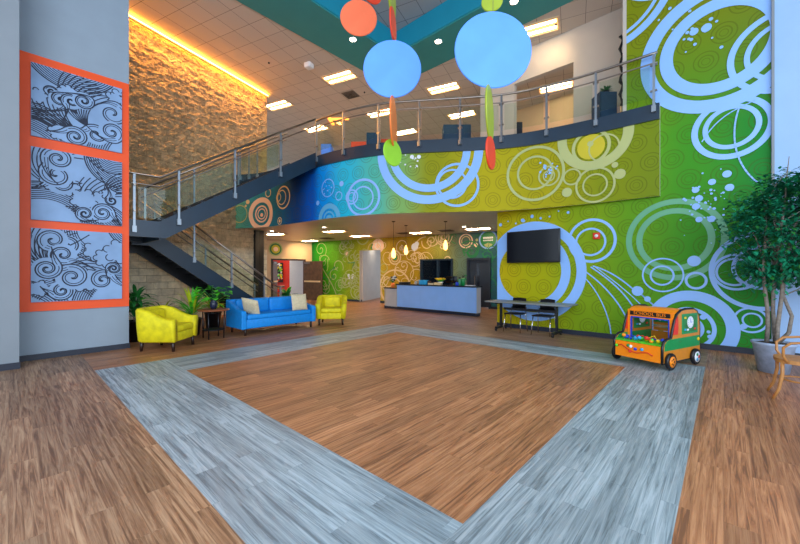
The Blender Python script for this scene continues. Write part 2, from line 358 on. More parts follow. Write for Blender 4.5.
# ------------------------------------------------------------------ mural painter
def clip(poly, r):
    u0, v0, u1, v1 = r
    for ax, val, sg in ((0, u0, 1), (0, u1, -1), (1, v0, 1), (1, v1, -1)):
        out = []
        for i in range(len(poly)):
            a = poly[i-1]; b = poly[i]; da = (a[ax]-val)*sg; db = (b[ax]-val)*sg
            if (da >= 0) != (db >= 0):
                t = da/(da-db); out.append((a[0]+(b[0]-a[0])*t, a[1]+(b[1]-a[1])*t))
            if db >= 0: out.append(b)
        poly = out
        if len(poly) < 3: return None
    return poly
class Paint:
    def __init__(s, mb, fmap, rects): s.mb = mb; s.P = fmap; s.rects = rects; s.k = 0
    def quad(s, q, m, lay):
        lay = lay+s.k*.04
        for r in s.rects:
            c = clip(q, r)
            if c: s.mb.poly([s.P(u, v, .0015+.0012*lay) for u, v in c], m, [tuple(x) for x in c])
    def base(s, m=0, nu=40, nv=1):
        for (u0, v0, u1, v1) in s.rects:
            for i in range(nu):
                a = u0+(u1-u0)*i/nu; b = u0+(u1-u0)*(i+1)/nu
                q = [(a, v0), (b, v0), (b, v1), (a, v1)]; s.mb.poly([s.P(u, v, 0) for u, v in q], m, q)
    def ring(s, cu, cv, ro, ri, m, lay=1, a0=0, a1=360, n=72):
        s.k += 1
        n = max(12, int(n*abs(a1-a0)/360)); 
        for i in range(n):
            t = R(a0+(a1-a0)*i/n); w = R(a0+(a1-a0)*(i+1)/n)
            q = [(cu+ro*cos(t), cv+ro*sin(t)), (cu+ro*cos(w), cv+ro*sin(w))]
            q += [(cu+ri*cos(w), cv+ri*sin(w)), (cu+ri*cos(t), cv+ri*sin(t))] if ri > 0 else [(cu, cv)]
            s.quad(q, m, lay)
    def line(s, pts, w, m, lay=2):
        s.k += 1
        for i in range(len(pts)-1):
            a = Vector(pts[i]); b = Vector(pts[i+1]); d = b-a
            if d.length < 1e-6: continue
            d.normalize(); nn = Vector((-d.y, d.x))*w/2; e = d*w*.15
            s.quad([tuple(a-e+nn), tuple(a-e-nn), tuple(b+e-nn), tuple(b+e+nn)], m, lay)
    def bez(s, p0, p1, p2, p3, w, m, lay=2, n=16):
        P = [Vector(p) for p in (p0, p1, p2, p3)]
        s.line([tuple(P[0]*(1-t)**3+P[1]*3*t*(1-t)**2+P[2]*3*t*t*(1-t)+P[3]*t**3) for t in [i/n for i in range(n+1)]], w, m, lay)
    def spiral(s, cu, cv, r, turns, a0, w, m, lay=2, sg=1, n=None):
        n = n or int(22*turns); pts = []
        for i in range(n+1):
            t = i/n; a = a0+sg*t*turns*2*pi; q = r*(1-.92*t); pts.append((cu+q*cos(a), cv+q*sin(a)))
        s.line(pts, w, m, lay)

# ================================================================== STRUCTURE
FZ = dict(bx=plank('floor_brown_x', rgb(136, 100, 74), rgb(172, 138, 108), rgb(106, 76, 56), False, .42),
          by=plank('floor_brown_y', rgb(150, 98, 62), rgb(180, 128, 88), rgb(114, 74, 48), True, .42),
          gx=plank('floor_grey_x', rgb(128, 144, 152), rgb(160, 176, 184), rgb(100, 114, 122), False, .42),
          gy=plank('floor_grey_y', rgb(128, 142, 148), rgb(160, 172, 178), rgb(100, 112, 118), True, .42))
mb = MB()
def fl(x0, y0, x1, y1, m): mb.poly([(x0, y0, 0), (x1, y0, 0), (x1, y1, 0), (x0, y1, 0)], m)
A0, A1, B0, B1 = -7.09, -6.06, -1.15, -.215     # across
C0, C1, E0, E1 = .88, 1.82, 6.55, 7.41
fl(A1, C1, B0, E0, 1)
fl(A0, C0, B0, C1, 2); fl(B0, C0, B1, E1, 3); fl(A0, C1, A1, E1, 3); fl(A1, E0, B0, E1, 2)
fl(-24, -6, 7, C0, 0); fl(B1, C0, 7, 20, 1); fl(-24, C0, A0, 20, 1); fl(A0, E1, B1, 20, 0)
floor = struct(mb, 'floor', [FZ['bx'], FZ['by'], FZ['gx'], FZ['gy']])

# left column and orange-board wall
mb = MB(); mb.box((-8.61, -2.45, 4.6), (1.0, 5.12, 9.2)); struct(mb, 'wall_left_front', W['columngrey'])
mb = MB(); mb.box((-8.74, .855, 4.6), (.12, 1.48, 9.2)); struct(mb, 'wall_left', W['paintgrey'])
mb = MB(); mb.box((-8.1, -2.45, .05), (.03, 5.14, .1)); struct(mb, 'baseboard_left_front', W['base'])
mb = MB(); mb.box((-8.67, .86, .05), (.02, 1.5, .1)); struct(mb, 'baseboard_left', W['base'])

# stone wall
S0 = Vector((-11.12, -1.0)); S0 = Vector((-12.08+.96, 2.25-3.25)); S1 = Vector((-13.46, 6.92))
sd = (S1-S0).normalized(); SL = (S1-S0).length; sn = Vector((sd.y, -sd.x))   # towards the lobby (+x)
STONE = stonemat('split_face_block', rgb(222, 194, 150), rgb(232, 222, 190), 0)
mb = MB()
def stp(a, z, o=0): q = S0+sd*a+sn*o; return (q.x, q.y, z)
from mathutils import noise
NU, NV = 250, 250; vs = []; fs = []; iu = len(mb.v)
for j in range(NV+1):
    z = 8.5*j/NV; k = .12+.88*max(0, min(1, (z-1.9)/1.0))
    for i in range(NU+1):
        a = SL*i/NU; e = min(1, (SL-a)/.1)
        q = noise.fractal(Vector((a*5.5, z*8.5, 0)), .8, 2.1, 4)+.7*abs(noise.noise(Vector((a*9, z*13, 7))))
        vs.append(stp(a, z, .048*q*k*e))
for j in range(NV):
    for i in range(NU):
        p = j*(NU+1)+i; f = (p, p+1, p+NU+2, p+NU+1)
        mb.poly([vs[t] for t in f], 0, [(SL*(t % (NU+1))/NU, 8.5*(t//(NU+1))/NV) for t in f])
mb.poly([stp(SL, 0), stp(SL, 0, -.35), stp(SL, 8.5, -.35), stp(SL, 8.5)], 0, [(0, 0), (.35, 0), (.35, 8.5), (0, 8.5)])
mb.poly([stp(0, 0, -.35), stp(0, 8.5, -.35), stp(SL, 8.5, -.35), stp(SL, 0, -.35)], 0, [(0, 0), (0, 1), (1, 1), (1, 0)])
struct(mb, 'wall_stone', STONE)

# balcony curve
CP = [(-13.08, 5.50), (-11.9, 6.02), (-10.4, 6.18), (-8.94, 6.27), (-8.2, 6.36), (-7.59, 6.50), (-6.87, 6.77), (-6.37, 7.06), (-5.5, 7.66), (-4.74, 8.18), (-4.1, 8.55), (-3.4, 8.80), (-2.3, 8.98), (-.98, 9.03)]
def catmull(P, n=8):
    P = [Vector(p) for p in P]; Q = [P[0]*2-P[1]]+P+[P[-1]*2-P[-2]]; out = []
    for i in range(1, len(Q)-2):
        for k in range(n):
            t = k/n; a, b, c, d = Q[i-1], Q[i], Q[i+1], Q[i+2]
            out.append(.5*((2*b)+(c-a)*t+(2*a-5*b+4*c-d)*t*t+(3*b-a-3*c+d)*t**3))
    return out+[P[-1]]
CV = catmull(CP)
CU = [0]
for i in range(1, len(CV)): CU.append(CU[-1]+(CV[i]-CV[i-1]).length)
CLEN = CU[-1]
def cpt(u, off=0):
    u = max(0, min(CLEN, u)); i = 0
    lo, hi = 0, len(CU)-2
    while lo < hi:
        mid = (lo+hi+1)//2
        if CU[mid] <= u: lo = mid
        else: hi = mid-1
    i = lo; t = (u-CU[i])/(CU[i+1]-CU[i]); p = CV[i].lerp(CV[i+1], t)
    j0 = max(0, i-1); j1 = min(len(CV)-1, i+2); d = (CV[j1]-CV[j0]).normalized(); nn = Vector((d.y, -d.x))
    return p+nn*off
def curve_pix(px, py):
    r = ray(px); best = None
    for i in range(len(CV)-1):
        a, b = CV[i], CV[i+1]; ca = r.x*a.y-r.y*a.x; cb = r.x*b.y-r.y*b.x
        if ca*cb <= 0:
            t = ca/(ca-cb); p = a.lerp(b, t); D = p.length/r.length; best = (CU[i]+t*(CU[i+1]-CU[i]), 1.5+(272-py)*D/356, D); break
    if best is None:   # past an end of the curve
        e = min((0, CLEN), key=lambda u: abs(r.x*cpt(u).y-r.y*cpt(u).x)); D = cpt(e).length/r.length; best = (e, 1.5+(272-py)*D/356, D)
    return best
FB, FT, FLR = 3.07, 4.65, 4.98
# mezzanine slab: its underside is the soffit
mb = MB(); inner = [tuple(cpt(u, -.03)) for u in [CLEN*i/60 for i in range(61)]]
poly = inner+[(-.98, 9.3), (-.98, 16.5), (-24, 16.5), (-24, 7.3), (-13.9, 7.3), (-13.56, 6.5)]
n_ = len(poly)
b = bmesh.new(); vs = [b.verts.new((x, y, 3.15)) for x, y in poly]; f = b.faces.new(vs)
ex = bmesh.ops.extrude_face_region(b, geom=[f]); 
for v in [e for e in ex['geom'] if isinstance(e, bmesh.types.BMVert)]: v.co.z = FLR-.01
bmesh.ops.triangulate(b, faces=b.faces[:]); mb.bm(b); struct(mb, 'floor_mezzanine', W['soffit'])

# painted fascia
def umark(px): return curve_pix(px, 190)[0]/CLEN
FAS = ramp_uv('fascia_print', [(0, rgb(84, 168, 150)), (umark(262), rgb(40, 134, 156)), (umark(296), rgb(6, 66, 130)), (umark(312), rgb(0, 92, 196)), (umark(322), rgb(0, 150, 236)), (umark(345), rgb(30, 184, 216)),
   (umark(375), rgb(80, 184, 166)), (umark(400), rgb(124, 170, 92)), (umark(430), rgb(146, 148, 6)), (umark(480), rgb(180, 166, 0)), (umark(540), rgb(166, 158, 0)), (umark(610), rgb(126, 140, 4)), (1, rgb(112, 132, 8))], (0, CLEN))
mb = MB()
def fmap(u, v, o): p = cpt(u, .0+o*2); return (p.x, p.y, v)
pa = Paint(mb, fmap, [(0, FB, CLEN, FT+.05)]); pa.base(0, 110)
def fring(px, py, ro, ri, m, lay=1, cz=None, **k):
    u, z, D = curve_pix(px, py); s = D/356; pa.ring(u, z if cz is None else cz, ro*s, ri*s, m, lay, **k)
# materials: 0 print 1 ring 2 tan 3 pale 4 cyan 5 salmon 6 white 7 navy
fring(429, 151, 53, 44.5, 1, 3); fring(429, 151, 41, 33.5, 1, 3)
fring(457, 185, 22, 19.6, 1, 4); fring(452, 184, 15, 13, 1, 5)
fring(363, 197.5, 19, 16.5, 1, 2); fring(363, 198, 12, 10.4, 1, 2); fring(352, 197, 7.6, 6.0, 1, 3); fring(352, 197, 4.8, 3.6, 1, 3)
fring(328, 188, 9.2, 8.2, 1, 2); fring(341.7, 183.7, 2.7, 0, 1, 2); fring(339, 196, 4.6, 3.6, 1, 2); fring(318, 203, 2.4, 0, 1, 2)
fring(329, 219, 15.5, 10.5, 4, 1); fring(329, 219, 8, 6.3, 4, 1); fring(329, 219, 4, 0, 4, 1)
random.seed(3)
for i in range(16): fring(328+random.uniform(-6, 6), 188+random.uniform(-6, 6), random.uniform(.4, .8), 0, 1, 3, n=10)
for i in range(16): fring(409+random.uniform(-9, 9), 161+random.uniform(-7, 7), random.uniform(.4, 1.0), 0, 6, 4, n=10)
fring(412, 157, 2.0, 0, 6, 4); fring(419, 157, 2.0, 0, 6, 4)
# left flat panel
fring(262, 214, 16.5, 11.5, 5, 2); fring(262, 214, 8.6, 7.0, 5, 2); fring(262, 214, 5.6, 4.4, 5, 2); fring(262, 215, 2, 0, 5, 2)
fring(283.5, 197.5, 11.6, 10.2, 2, 2); fring(282, 197.5, 7.6, 6.5, 2, 2); fring(279, 197.5, 4.2, 3.2, 2, 3); fring(268.5, 193, 4.4, 3.3, 2, 2); fring(280, 221, 3.8, 2.9, 2, 2); fring(280, 221, 1.6, 0, 2, 2)
fring(248, 202, 2.2, 0, 2, 2); fring(246, 206, 1.2, 0, 2, 2); fring(240, 214, 9, 8, 3, 1)
# right stretch
fring(535, 173.7, 27.5, 25, 3, 2); fring(535, 173, 17.2, 15.2, 3, 2); fring(549, 176, 10.2, 8.6, 3, 3); fring(549, 176, 5.8, 4.6, 3, 3)
fring(594, 136, 34, 25, 3, 2); fring(591, 147, 17.5, 14.5, 3, 3); fring(591, 147, 12.4, 0, 8, 3); fring(590.5, 144, 2.8, 0, 3, 4); fring(604, 148, 14, 12.5, 3, 4)
fring(572, 177, 8.4, 6.8, 3, 2); fring(595, 185, 18, 16, 3, 2); fring(595, 185, 11.4, 9.8, 3, 2); fring(620, 174, 5, 0, 3, 2); fring(567, 192.5, 4.6, 0, 3, 2); fring(615, 165, 2.9, 0, 3, 2)
for i in range(20): fring(549+random.uniform(-9, 9), 171+random.uniform(-9, 9), random.uniform(.5, 1.2), 0, 1, 5, n=10)
# thickness: inner skin, lower lip and end
for i in range(60):
    a = CLEN*i/60; c = CLEN*(i+1)/60; p, q, r_, s_ = cpt(a), cpt(c), cpt(c, -.03), cpt(a, -.03)
    mb.poly([(p.x, p.y, FB), (q.x, q.y, FB), (r_.x, r_.y, FB), (s_.x, s_.y, FB)], 7)
    mb.poly([(s_.x, s_.y, FB), (r_.x, r_.y, FB), (r_.x, r_.y, 3.15), (s_.x, s_.y, 3.15)], 7)
e = cpt(CLEN); mb.poly([(e.x, e.y, FB), (e.x, 9.12, FB), (e.x, 9.12, FLR), (e.x, e.y, FLR)], 7)
struct(mb, 'wall_balcony_fascia', [FAS, W['ring'], W['ringtan'], W['ringpale'], W['ringcyan'], W['salmon'], W['whitep'], W['soffit'], W['yellowpaint']])
# navy edge channel
mb = MB()
for i in range(80):
    a = CLEN*i/80; c = CLEN*(i+1)/80
    P0, P1 = cpt(a, .05), cpt(c, .05); Q0, Q1 = cpt(a, 0), cpt(c, 0); T0, T1 = cpt(a, -.12), cpt(c, -.12)
    mb.poly([(P0.x, P0.y, FT), (P1.x, P1.y, FT), (P1.x, P1.y, FLR), (P0.x, P0.y, FLR)])
    mb.poly([(P0.x, P0.y, FLR), (P1.x, P1.y, FLR), (T1.x, T1.y, FLR), (T0.x, T0.y, FLR)])
    mb.poly([(Q0.x, Q0.y, FT), (Q1.x, Q1.y, FT), (P1.x, P1.y, FT), (P0.x, P0.y, FT)])
for u in (0, CLEN):
    a, c = cpt(u, .05), cpt(u, -.12); mb.poly([(a.x, a.y, FT), (c.x, c.y, FT), (c.x, c.y, FLR), (a.x, a.y, FLR)])
struct(mb, 'trim_1', W['navy'])

# big green wall
GY = 9.12; GX0, GXM, GX1 = -4.65, -1.58, .62; CZ = 9.17
GREEN = ramp_uv('green_wall_print', [(0, rgb(188, 170, 0)), (.22, rgb(166, 168, 0)), (.42, rgb(124, 156, 6)), (.62, rgb(92, 150, 14)), (.8, rgb(58, 142, 24)), (1, rgb(22, 128, 42))], (GX0, GX1), vtint=(4.3, 6.6, rgb(126, 126, 0)))
mb = MB()
mb.box(((GX0+GX1)/2, GY+.125, 1.575), (GX1-GX0, .24, 3.15), m=9); mb.box(((GXM+GX1)/2, GY+.125, (3.15+CZ)/2), (GX1-GXM, .24, CZ-3.15), m=9)
def gmap(u, v, o): return (u, GY-.001-o, v)
pa = Paint(mb, gmap, [(GX0, 0, GXM, 3.15), (GXM, 0, GX1, CZ)]); pa.base(0, 8)
# materials 0 print 1 ring 2 teal-white 3 green 4 yellow 5 pale 6 white
ring = pa.ring
ring(-3.66, 1.52, 1.28, 1.06, 1, 3); ring(-3.765, 1.52, 1.03, .815, 1, 2); ring(-3.765, 1.52, .815, 0, 0, 4)
ring(-3.30, 1.52, 1.30, 1.27, 0, 1)
for k in range(9): ring(-4.55+.22*k, 2.80+.06*math.sin(k*2)+.02*k, random.uniform(.015, .05), 0, 1, 5, n=10)
ring(-3.92, 2.86, .05, 0, 1, 5, n=12)
ring(-2.28, 2.23, .515, .455, 1, 2); ring(-2.30, 2.2, .33, .285, 1, 2)
def G(px, py): p = at_Y(px, py, GY); return (p.x, p.z)
pa.bez(G(593, 266), G(608, 270), G(622, 279), G(634, 290), .03, 1); cx_, cz_ = G(637.5, 291); ring(cx_, cz_, .105, 0, 1, 3)
pa.bez(G(591, 267), G(610, 280), G(626, 292), G(640, 318), .03, 1); pa.bez(G(586, 272), G(604, 284), G(622, 305), G(628, 322), .03, 1)
pa.bez(G(584, 277), G(600, 292), G(610, 318), G(611, 334), .025, 1); pa.bez(G(594, 266), G(618, 284), G(640, 300), G(655, 322), .02, 1)
cx_, cz_ = G(647.5, 299); ring(cx_, cz_, .06, 0, 1, 3, n=20); pa.bez(G(640, 293), G(645, 298), G(652, 304), G(660, 310), .03, 1)
ring(-.76, 2.16, .83, .72, 2, 1); ring(-.76, 2.16, .64, .53, 2, 1)
# pair of thin rings over it
ring(G(662.5, 275)[0], G(662.5, 275)[1], .355, .325, 1, 3); ring(G(662, 275.5)[0], G(662, 275.5)[1], .21, .175, 1, 3)
ring(G(696, 280.6)[0], G(696, 280.6)[1], .175, .13, 1, 3); ring(G(694, 261)[0], G(694, 261)[1], .105, 0, 1, 3)
# very large bottom ring
ring(-.5, .40, .73, .53, 1, 4); ring(-.52, .38, .42, .35, 1, 4); ring(-.52, .38, .24, .18, 1, 4); ring(-.30, .62, .05, 0, 1, 5); ring(-.22, .34, .03, 0, 1, 5); ring(-.2, .25, .04, 0, 1, 5)
# right rings
ring(.50, 1.52, .72, .645, 1, 4); ring(.17, 1.50, .345, .30, 1, 5); ring(.14, 1.50, .265, .225, 1, 5); ring(.50, 1.58, .40, .34, 1, 6)
ring(.36, .62, .235, .20, 1, 4); ring(.38, .62, .14, .11, 1, 4); ring(.27, .50, .05, 0, 1, 5)
# dots cloud
random.seed(8)
for (px, py, r) in ((727, 174, .085), (712, 182, .075), (729.5, 187.5, .085), (695.6, 190, .075), (699, 198.5, .08), (696, 206.5, .08), (711.5, 219, .08), (699, 219.5, .07)):
    u, v = G(px, py); ring(u, v, r*.78, 0, 1, 4, n=20)
for i in range(46):
    u, v = G(random.gauss(706, 14), random.gauss(200, 17)); ring(u, v, random.uniform(.008, .026), 0, 1, 4, n=10)
# upper rings
ring(.10, 4.20, .58, .48, 1, 2); ring(.10, 4.22, .41, .33, 1, 2)
ring(-.08, 5.82, 1.245, 1.0, 1, 3); ring(-.08, 5.82, .91, .69, 1, 3)
ring(.78, 5.39, .74, .64, 1, 4); ring(.80, 5.39, .53, .45, 1, 4)
ring(-1.96, 7.72, 1.28, 1.13, 1, 2); ring(-1.96, 7.72, 1.07, 1.0, 1, 2); ring(-.9, 8.1, .9, .78, 1, 2)
pa.bez(G(739, 108), G(728, 140), G(738, 168), G(757, 182), .025, 1, 5); pa.bez(G(757, 99), G(742, 108), G(720, 112), G(702, 142), .02, 1, 5)
for (px, py, r) in ((691.5, 20, .07), (706.5, 28, .08), (694, 32, .07)):
    u, v = G(px, py); ring(u, v, r, 0, 1, 4, n=20)
for i in range(22):
    u, v = G(random.gauss(693, 13), random.gauss(30, 12)); ring(u, v, random.uniform(.012, .035), 0, 1, 4, n=10)
struct(mb, 'wall_right', [GREEN, W['ring'], W['ringteal'], W['greenpaint'], W['yellowpaint'], W['ringpale'], W['whitep'], W['ring'], W['ring'], W['white']])
mb = MB(); mb.box(((GX0+GX1)/2, GY-.012, .055), (GX1-GX0, .02, .11)); struct(mb, 'baseboard_right', W['base'])
# pale end column right of the mural
mb = MB(); mb.box((GX1+1.8, GY+.1, CZ/2), (3.6, .26, CZ)); struct(mb, 'wall_right_end', W['endwall'])
mb = MB(); mb.box((GX1+.02, GY-.05, CZ/2), (.035, .05, CZ)); struct(mb, 'trim_2', W['columngrey'])
mb = MB(); mb.box((GX1+1.8, GY-.04, .055), (3.5, .02, .11)); struct(mb, 'baseboard_right_end', W['base'])
# trim edge of the tall green wall upstairs
mb = MB(); mb.box((GXM-.035, GY+.12, (FLR+8.5)/2), (.07, .25, 8.5-FLR)); struct(mb, 'trim_3', W['white'])

# upstairs white wall with opening
UY = 10.93; mb = MB()
def uw(x0, x1, z0, z1): mb.box(((x0+x1)/2, UY+.1, (z0+z1)/2), (x1-x0, .2, z1-z0))
uw(-6.2, -4.99, FLR, 8.5); uw(-3.2, 2.0, FLR, 8.5); uw(-4.99, -3.2, 7.54, 8.5)
struct(mb, 'wall_upstairs', W['white'])
mb = MB(); mb.box((-1.4, 14.9, 6.74), (12.0, .15, 3.52)); struct(mb, 'wall_upstairs_room', W['beige'])
# far upstairs wall
FA = Vector((-27, 13.4)); FBp = Vector((-4.0, 19.8))
d_ = (FBp-FA).normalized(); L_ = (FBp-FA).length; mid = (FA+FBp)/2; ang_ = math.atan2(d_.y, d_.x)
mb = MB(); mb.box((mid.x, mid.y, 6.74), (L_, .2, 3.5), rz=ang_); struct(mb, 'wall_upstairs_far', W['beige'])
mb = MB(); mb.box((-10, 18.2, 4.93), (30, 3.4, .1)); mb.box((-24, 10, 4.93), (2, 14, .1)); 
struct(mb, 'floor_upstairs_back', W['soffit'])

# ceilings
B_ANG = R(16.4)
CEIL = tilemat('ceiling_tiles', rgb(200, 188, 176), rgb(128, 118, 110), B_ANG, (-9.75, 3.99, 0), .014)
CEILUP = tilemat('ceiling_tiles_cool', rgb(150, 158, 164), rgb(84, 90, 100), B_ANG, (-5, 5, 0), .016)
mb = MB()
mb.box((-17.1, 5.6, 8.55), (15.7, 30, .1)); mb.box((-3.1, 15.17, 8.55), (12.3, 10.86, .1))
struct(mb, 'ceiling', CEIL)
mb = MB()
mb.box((-8.545, 1.62, 8.49), (1.41, 16.24, .05)); mb.box((-2.4, 9.06, 8.49), (10.9, 1.38, .05))
struct(mb, 'ceiling_teal_soffit', W['teal'])
mb = MB()
mb.box((-7.84, 1.1, 8.85), (.05, 14.6, .68)); mb.box((-2.4, 8.37, 8.85), (10.9, .05, .68)); struct(mb, 'trim_4', W['tealbright'])
mb = MB(); mb.box((-2.5, 1.1, 9.25), (10.8, 14.6, .1)); struct(mb, 'ceiling_lobby', CEILUP)

# back mural wall under the mezzanine
M0 = Vector((-16.9, 11.31)); M1 = Vector((-3.0, 14.01)); md = (M1-M0).normalized(); ML = (M1-M0).length; mnn = Vector((md.y, -md.x))
def mmap(u, v, o): p = M0+md*u+mnn*(o*4); return (p.x, p.y, v)
def MU(px, py): p = at_line(px, py, M0, M1); return ((Vector((p.x, p.y))-M0).dot(md), p.z)
GR = (MU(359.5, 270)[0], MU(380.5, 270)[0]); WN = (MU(421, 270)[0], MU(453, 270)[0]); DR = (MU(467.5, 270)[0], MU(491, 270)[0])
GTOP = 2.58; WTOP = MU(437, 259)[1]; WBOT = MU(437, 286)[1]; DTOP = MU(480, 258)[1]
rects = [(0, 0, GR[0], 3.15), (GR[0], GTOP, GR[1], 3.15), (GR[1], 0, WN[0], 3.15), (WN[0], WTOP, WN[1], 3.15), (WN[0], 0, WN[1], WBOT), (WN[1], 0, DR[0], 3.15), (DR[0], DTOP, DR[1], 3.15), (DR[1], 0, ML, 3.15)]
def mm(px): return MU(px, 270)[0]/ML
BACK = ramp_uv('back_mural_print', [(0, rgb(10, 120, 40)), (mm(318), rgb(30, 168, 24)), (mm(335), rgb(96, 176, 22)), (mm(350), rgb(150, 172, 24)), (mm(375), rgb(186, 170, 40)), (mm(392), rgb(186, 148, 26)), (mm(420), rgb(170, 138, 16)), (mm(440), rgb(150, 150, 60)), (mm(462), rgb(100, 126, 108)), (mm(485), rgb(44, 104, 112)), (1, rgb(40, 96, 110))], (0, ML), pattern=True, pitch=.6)
mb = MB(); pa = Paint(mb, mmap, rects); pa.base(0, 6)
def mring(px, py, ro, ri, m, lay=2, **k):
    u, v = MU(px, py); s = 15.8/356; pa.ring(u, v, ro*s, ri*s, m, lay, **k)
# 1 tan 2 ring 3 white 4 green 5 salmon 6 pale
mring(395, 257.5, 7.8, 6.4, 1); mring(395, 257.5, 5.2, 4.2, 1); mring(395, 257.5, 2.8, 0, 4, 2)
mring(378, 246, 8, 0, 5, 1); mring(378, 246, 4, 3, 3, 2); mring(363, 237, 9, 7.6, 6); mring(347, 253.5, 3.8, 2.8, 6); mring(347, 253.5, 2.2, 0, 5)
mring(341.5, 284, 5.2, 4.2, 6); mring(341.5, 284, 2.8, 2, 6); mring(356, 292, 7.8, 6.6, 6); mring(357, 293, 4.4, 3.4, 6); mring(340, 300, 7.5, 0, 6, 1); mring(349, 283, 1.3, 0, 3)
for sx in (-1, 1): mring(351+sx*2, 275.5, 1.9, 0, 3, 3); mring(351+sx*1.5, 278, 1.2, 0, 3, 3)
mring(395, 288, 20, 18.4, 1); mring(392, 290, 14, 13, 1); mring(384, 268, 5, 4.2, 6); mring(404, 272, 12, 11.2, 1); mring(426, 250, 14, 12.8, 1, a0=90, a1=200)
mring(415, 247, 4, 0, 3, 3, n=24); mring(417, 244, 2.6, 0, 3, 3, n=20)
mring(466, 241, 7, 5.8, 5); mring(466, 241, 4.6, 3.8, 1); mring(476, 245, 2.0, 0, 5); mring(477, 240, 1.3, 0, 6)
mring(488.4, 239.6, 8.8, 7.4, 2, 3); mring(488.4, 239.6, 7.4, 0, 4, 2); mring(488.4, 242.8, 4.2, 0, 6, 3, a0=200, a1=340)
for k, wd in enumerate((9, 7)):
    u, v = MU(488.4, 237.8+k*2.6)
    for j in range(5): pa.line([(u-.2+j*.085, v), (u-.2+j*.085+.05, v)], .075-.02*k, 3, 4)
random.seed(21)
for i in range(110):
    px = random.uniform(316, 492); py = random.uniform(236, 300); u, v = MU(px, py); r = random.uniform(.12, .5)
    mm_ = 6 if px < 372 else (1 if px < 450 else 4)
    pa.spiral(u, v, r, random.uniform(.7, 1.8), random.uniform(0, 6.3), random.uniform(.025, .05), mm_, 1, random.choice((-1, 1)))
for i in range(18):
    px = random.uniform(316, 372); py = random.uniform(240, 298); u, v = MU(px, py)
    pa.bez((u, v), (u+random.uniform(-.4, .4), v+.4), (u+random.uniform(-.6, .6), v+.2), (u+random.uniform(-.8, .8), v+random.uniform(-.5, .7)), .04, random.choice((6, 4)), 1)
pa.bez(MU(323, 268), MU(330, 280), MU(337, 290), MU(338, 301), .06, 6)
# wall body behind print
for (u0, v0, u1, v1) in rects:
    a = M0+md*u0-mnn*.16; c = M0+md*u1-mnn*.16
    mb.poly([(a.x, a.y, v0), (a.x, a.y, v1), (c.x, c.y, v1), (c.x, c.y, v0)], 7)
for (u, v0, v1) in ((GR[0], 0, GTOP), (GR[1], 0, GTOP), (WN[0], WBOT, WTOP), (WN[1], WBOT, WTOP), (DR[0], 0, DTOP), (DR[1], 0, DTOP)):
    a = M0+md*u; c = a-mnn*.16; mb.poly([(a.x, a.y, v0), (c.x, c.y, v0), (c.x, c.y, v1), (a.x, a.y, v1)], 7)
for (u0, u1, v) in ((*GR, GTOP), (*WN, WTOP), (*WN, WBOT), (*DR, DTOP)):
    a = M0+md*u0; c = M0+md*u1; mb.poly([(a.x, a.y, v), (c.x, c.y, v), (c.x-mnn.x*.16, c.y-mnn.y*.16, v), (a.x-mnn.x*.16, a.y-mnn.y*.16, v)], 7)
struct(mb, 'wall_back', [BACK, W['ringtan'], W['ring'], W['whitep'], W['busgreen'], W['salmon'], W['ringpale'], W['greywall']])
MANG = math.atan2(md.y, md.x)
def mloc(u, o, z): p = M0+md*u+mnn*o; return (p.x, p.y, z)
mb = MB()
for a, c in ((0, GR[0]), (GR[1], DR[0]), (DR[1], ML)): mb.box(mloc((a+c)/2, .012, .05), (c-a, .02, .1), rz=MANG)
struct(mb, 'baseboard_back', W['base'])
# grey corridor return wall seen through the tall opening
a = Vector(mloc(GR[0]+.02, -.16, 0)); r2 = ray(381)*21.2
mb = MB(); c = Vector((r2.x, r2.y, 0)); mb.bar(a+Vector((0, 0, 1.4)), c+Vector((0, 0, 1.4)), .1, 2.8); struct(mb, 'wall_corridor', W['greywall'])
mb = MB(); mb.bar(a+Vector((.03, -.05, .05)), c+Vector((.03, -.05, .05)), .03, .1); struct(mb, 'baseboard_corridor', W['base'])
# dark door in back wall
mb = MB(); uc = (DR[0]+DR[1])/2; wd = DR[1]-DR[0]
mb.box(mloc(uc, -.06, DTOP/2), (wd-.16, .05, DTOP-.1), rz=MANG)
d1 = struct(mb, 'door_1', W['doorblue'])
mb = MB(); 
for sx in (-1, 1): mb.box(mloc(uc+sx*(wd/2-.04), .0, DTOP/2), (.08, .2, DTOP), rz=MANG)
mb.box(mloc(uc, 0, DTOP-.04), (wd-.16, .2, .08), rz=MANG); mb.build('door_frame', W['doorblue'], d1)
mb = MB(); mb.tube([mloc(uc-wd*.18, .03, .9), mloc(uc-wd*.18, .03, 1.35)], .015); mb.build('door_handle', W['steel'], d1)
mb = MB(); mb.box(mloc(uc-wd*.05, -.03, 1.35), (.12, .012, 1.0), rz=MANG); mb.build('door_glass', W['glassdark'], d1)
# interior window
mb = MB(); uc = (WN[0]+WN[1])/2; wd = WN[1]-WN[0]; hz = (WTOP+WBOT)/2; hh = WTOP-WBOT
for sx in (-1, 0.1, 1): mb.box(mloc(uc+sx*(wd/2-.03), 0, hz), (.07, .18, hh), rz=MANG)
for z in (WTOP-.03, WBOT+.03): mb.box(mloc(uc, 0, z), (wd, .17, .06), rz=MANG)
w1 = struct(mb, 'window_1', W['navy'])
mb = MB(); mb.box(mloc(uc, -.05, hz), (wd-.1, .01, hh-.1), rz=MANG); mb.build('window_pane', GLW, w1)
mb = MB()
mb.box(mloc(uc, -1.6, 1.6), (wd+2, .05, 3.1), rz=MANG); struct(mb, 'wall_office', W['doorblue'])
mb = MB(); mb.box(mloc(uc+.35, -1.55, 1.75), (.6, .03, .4), rz=MANG, m=0); tag(mb.build('framed_picture', W['tabletop']), 'small brown framed picture on the office wall behind the dark interior window', 'picture')
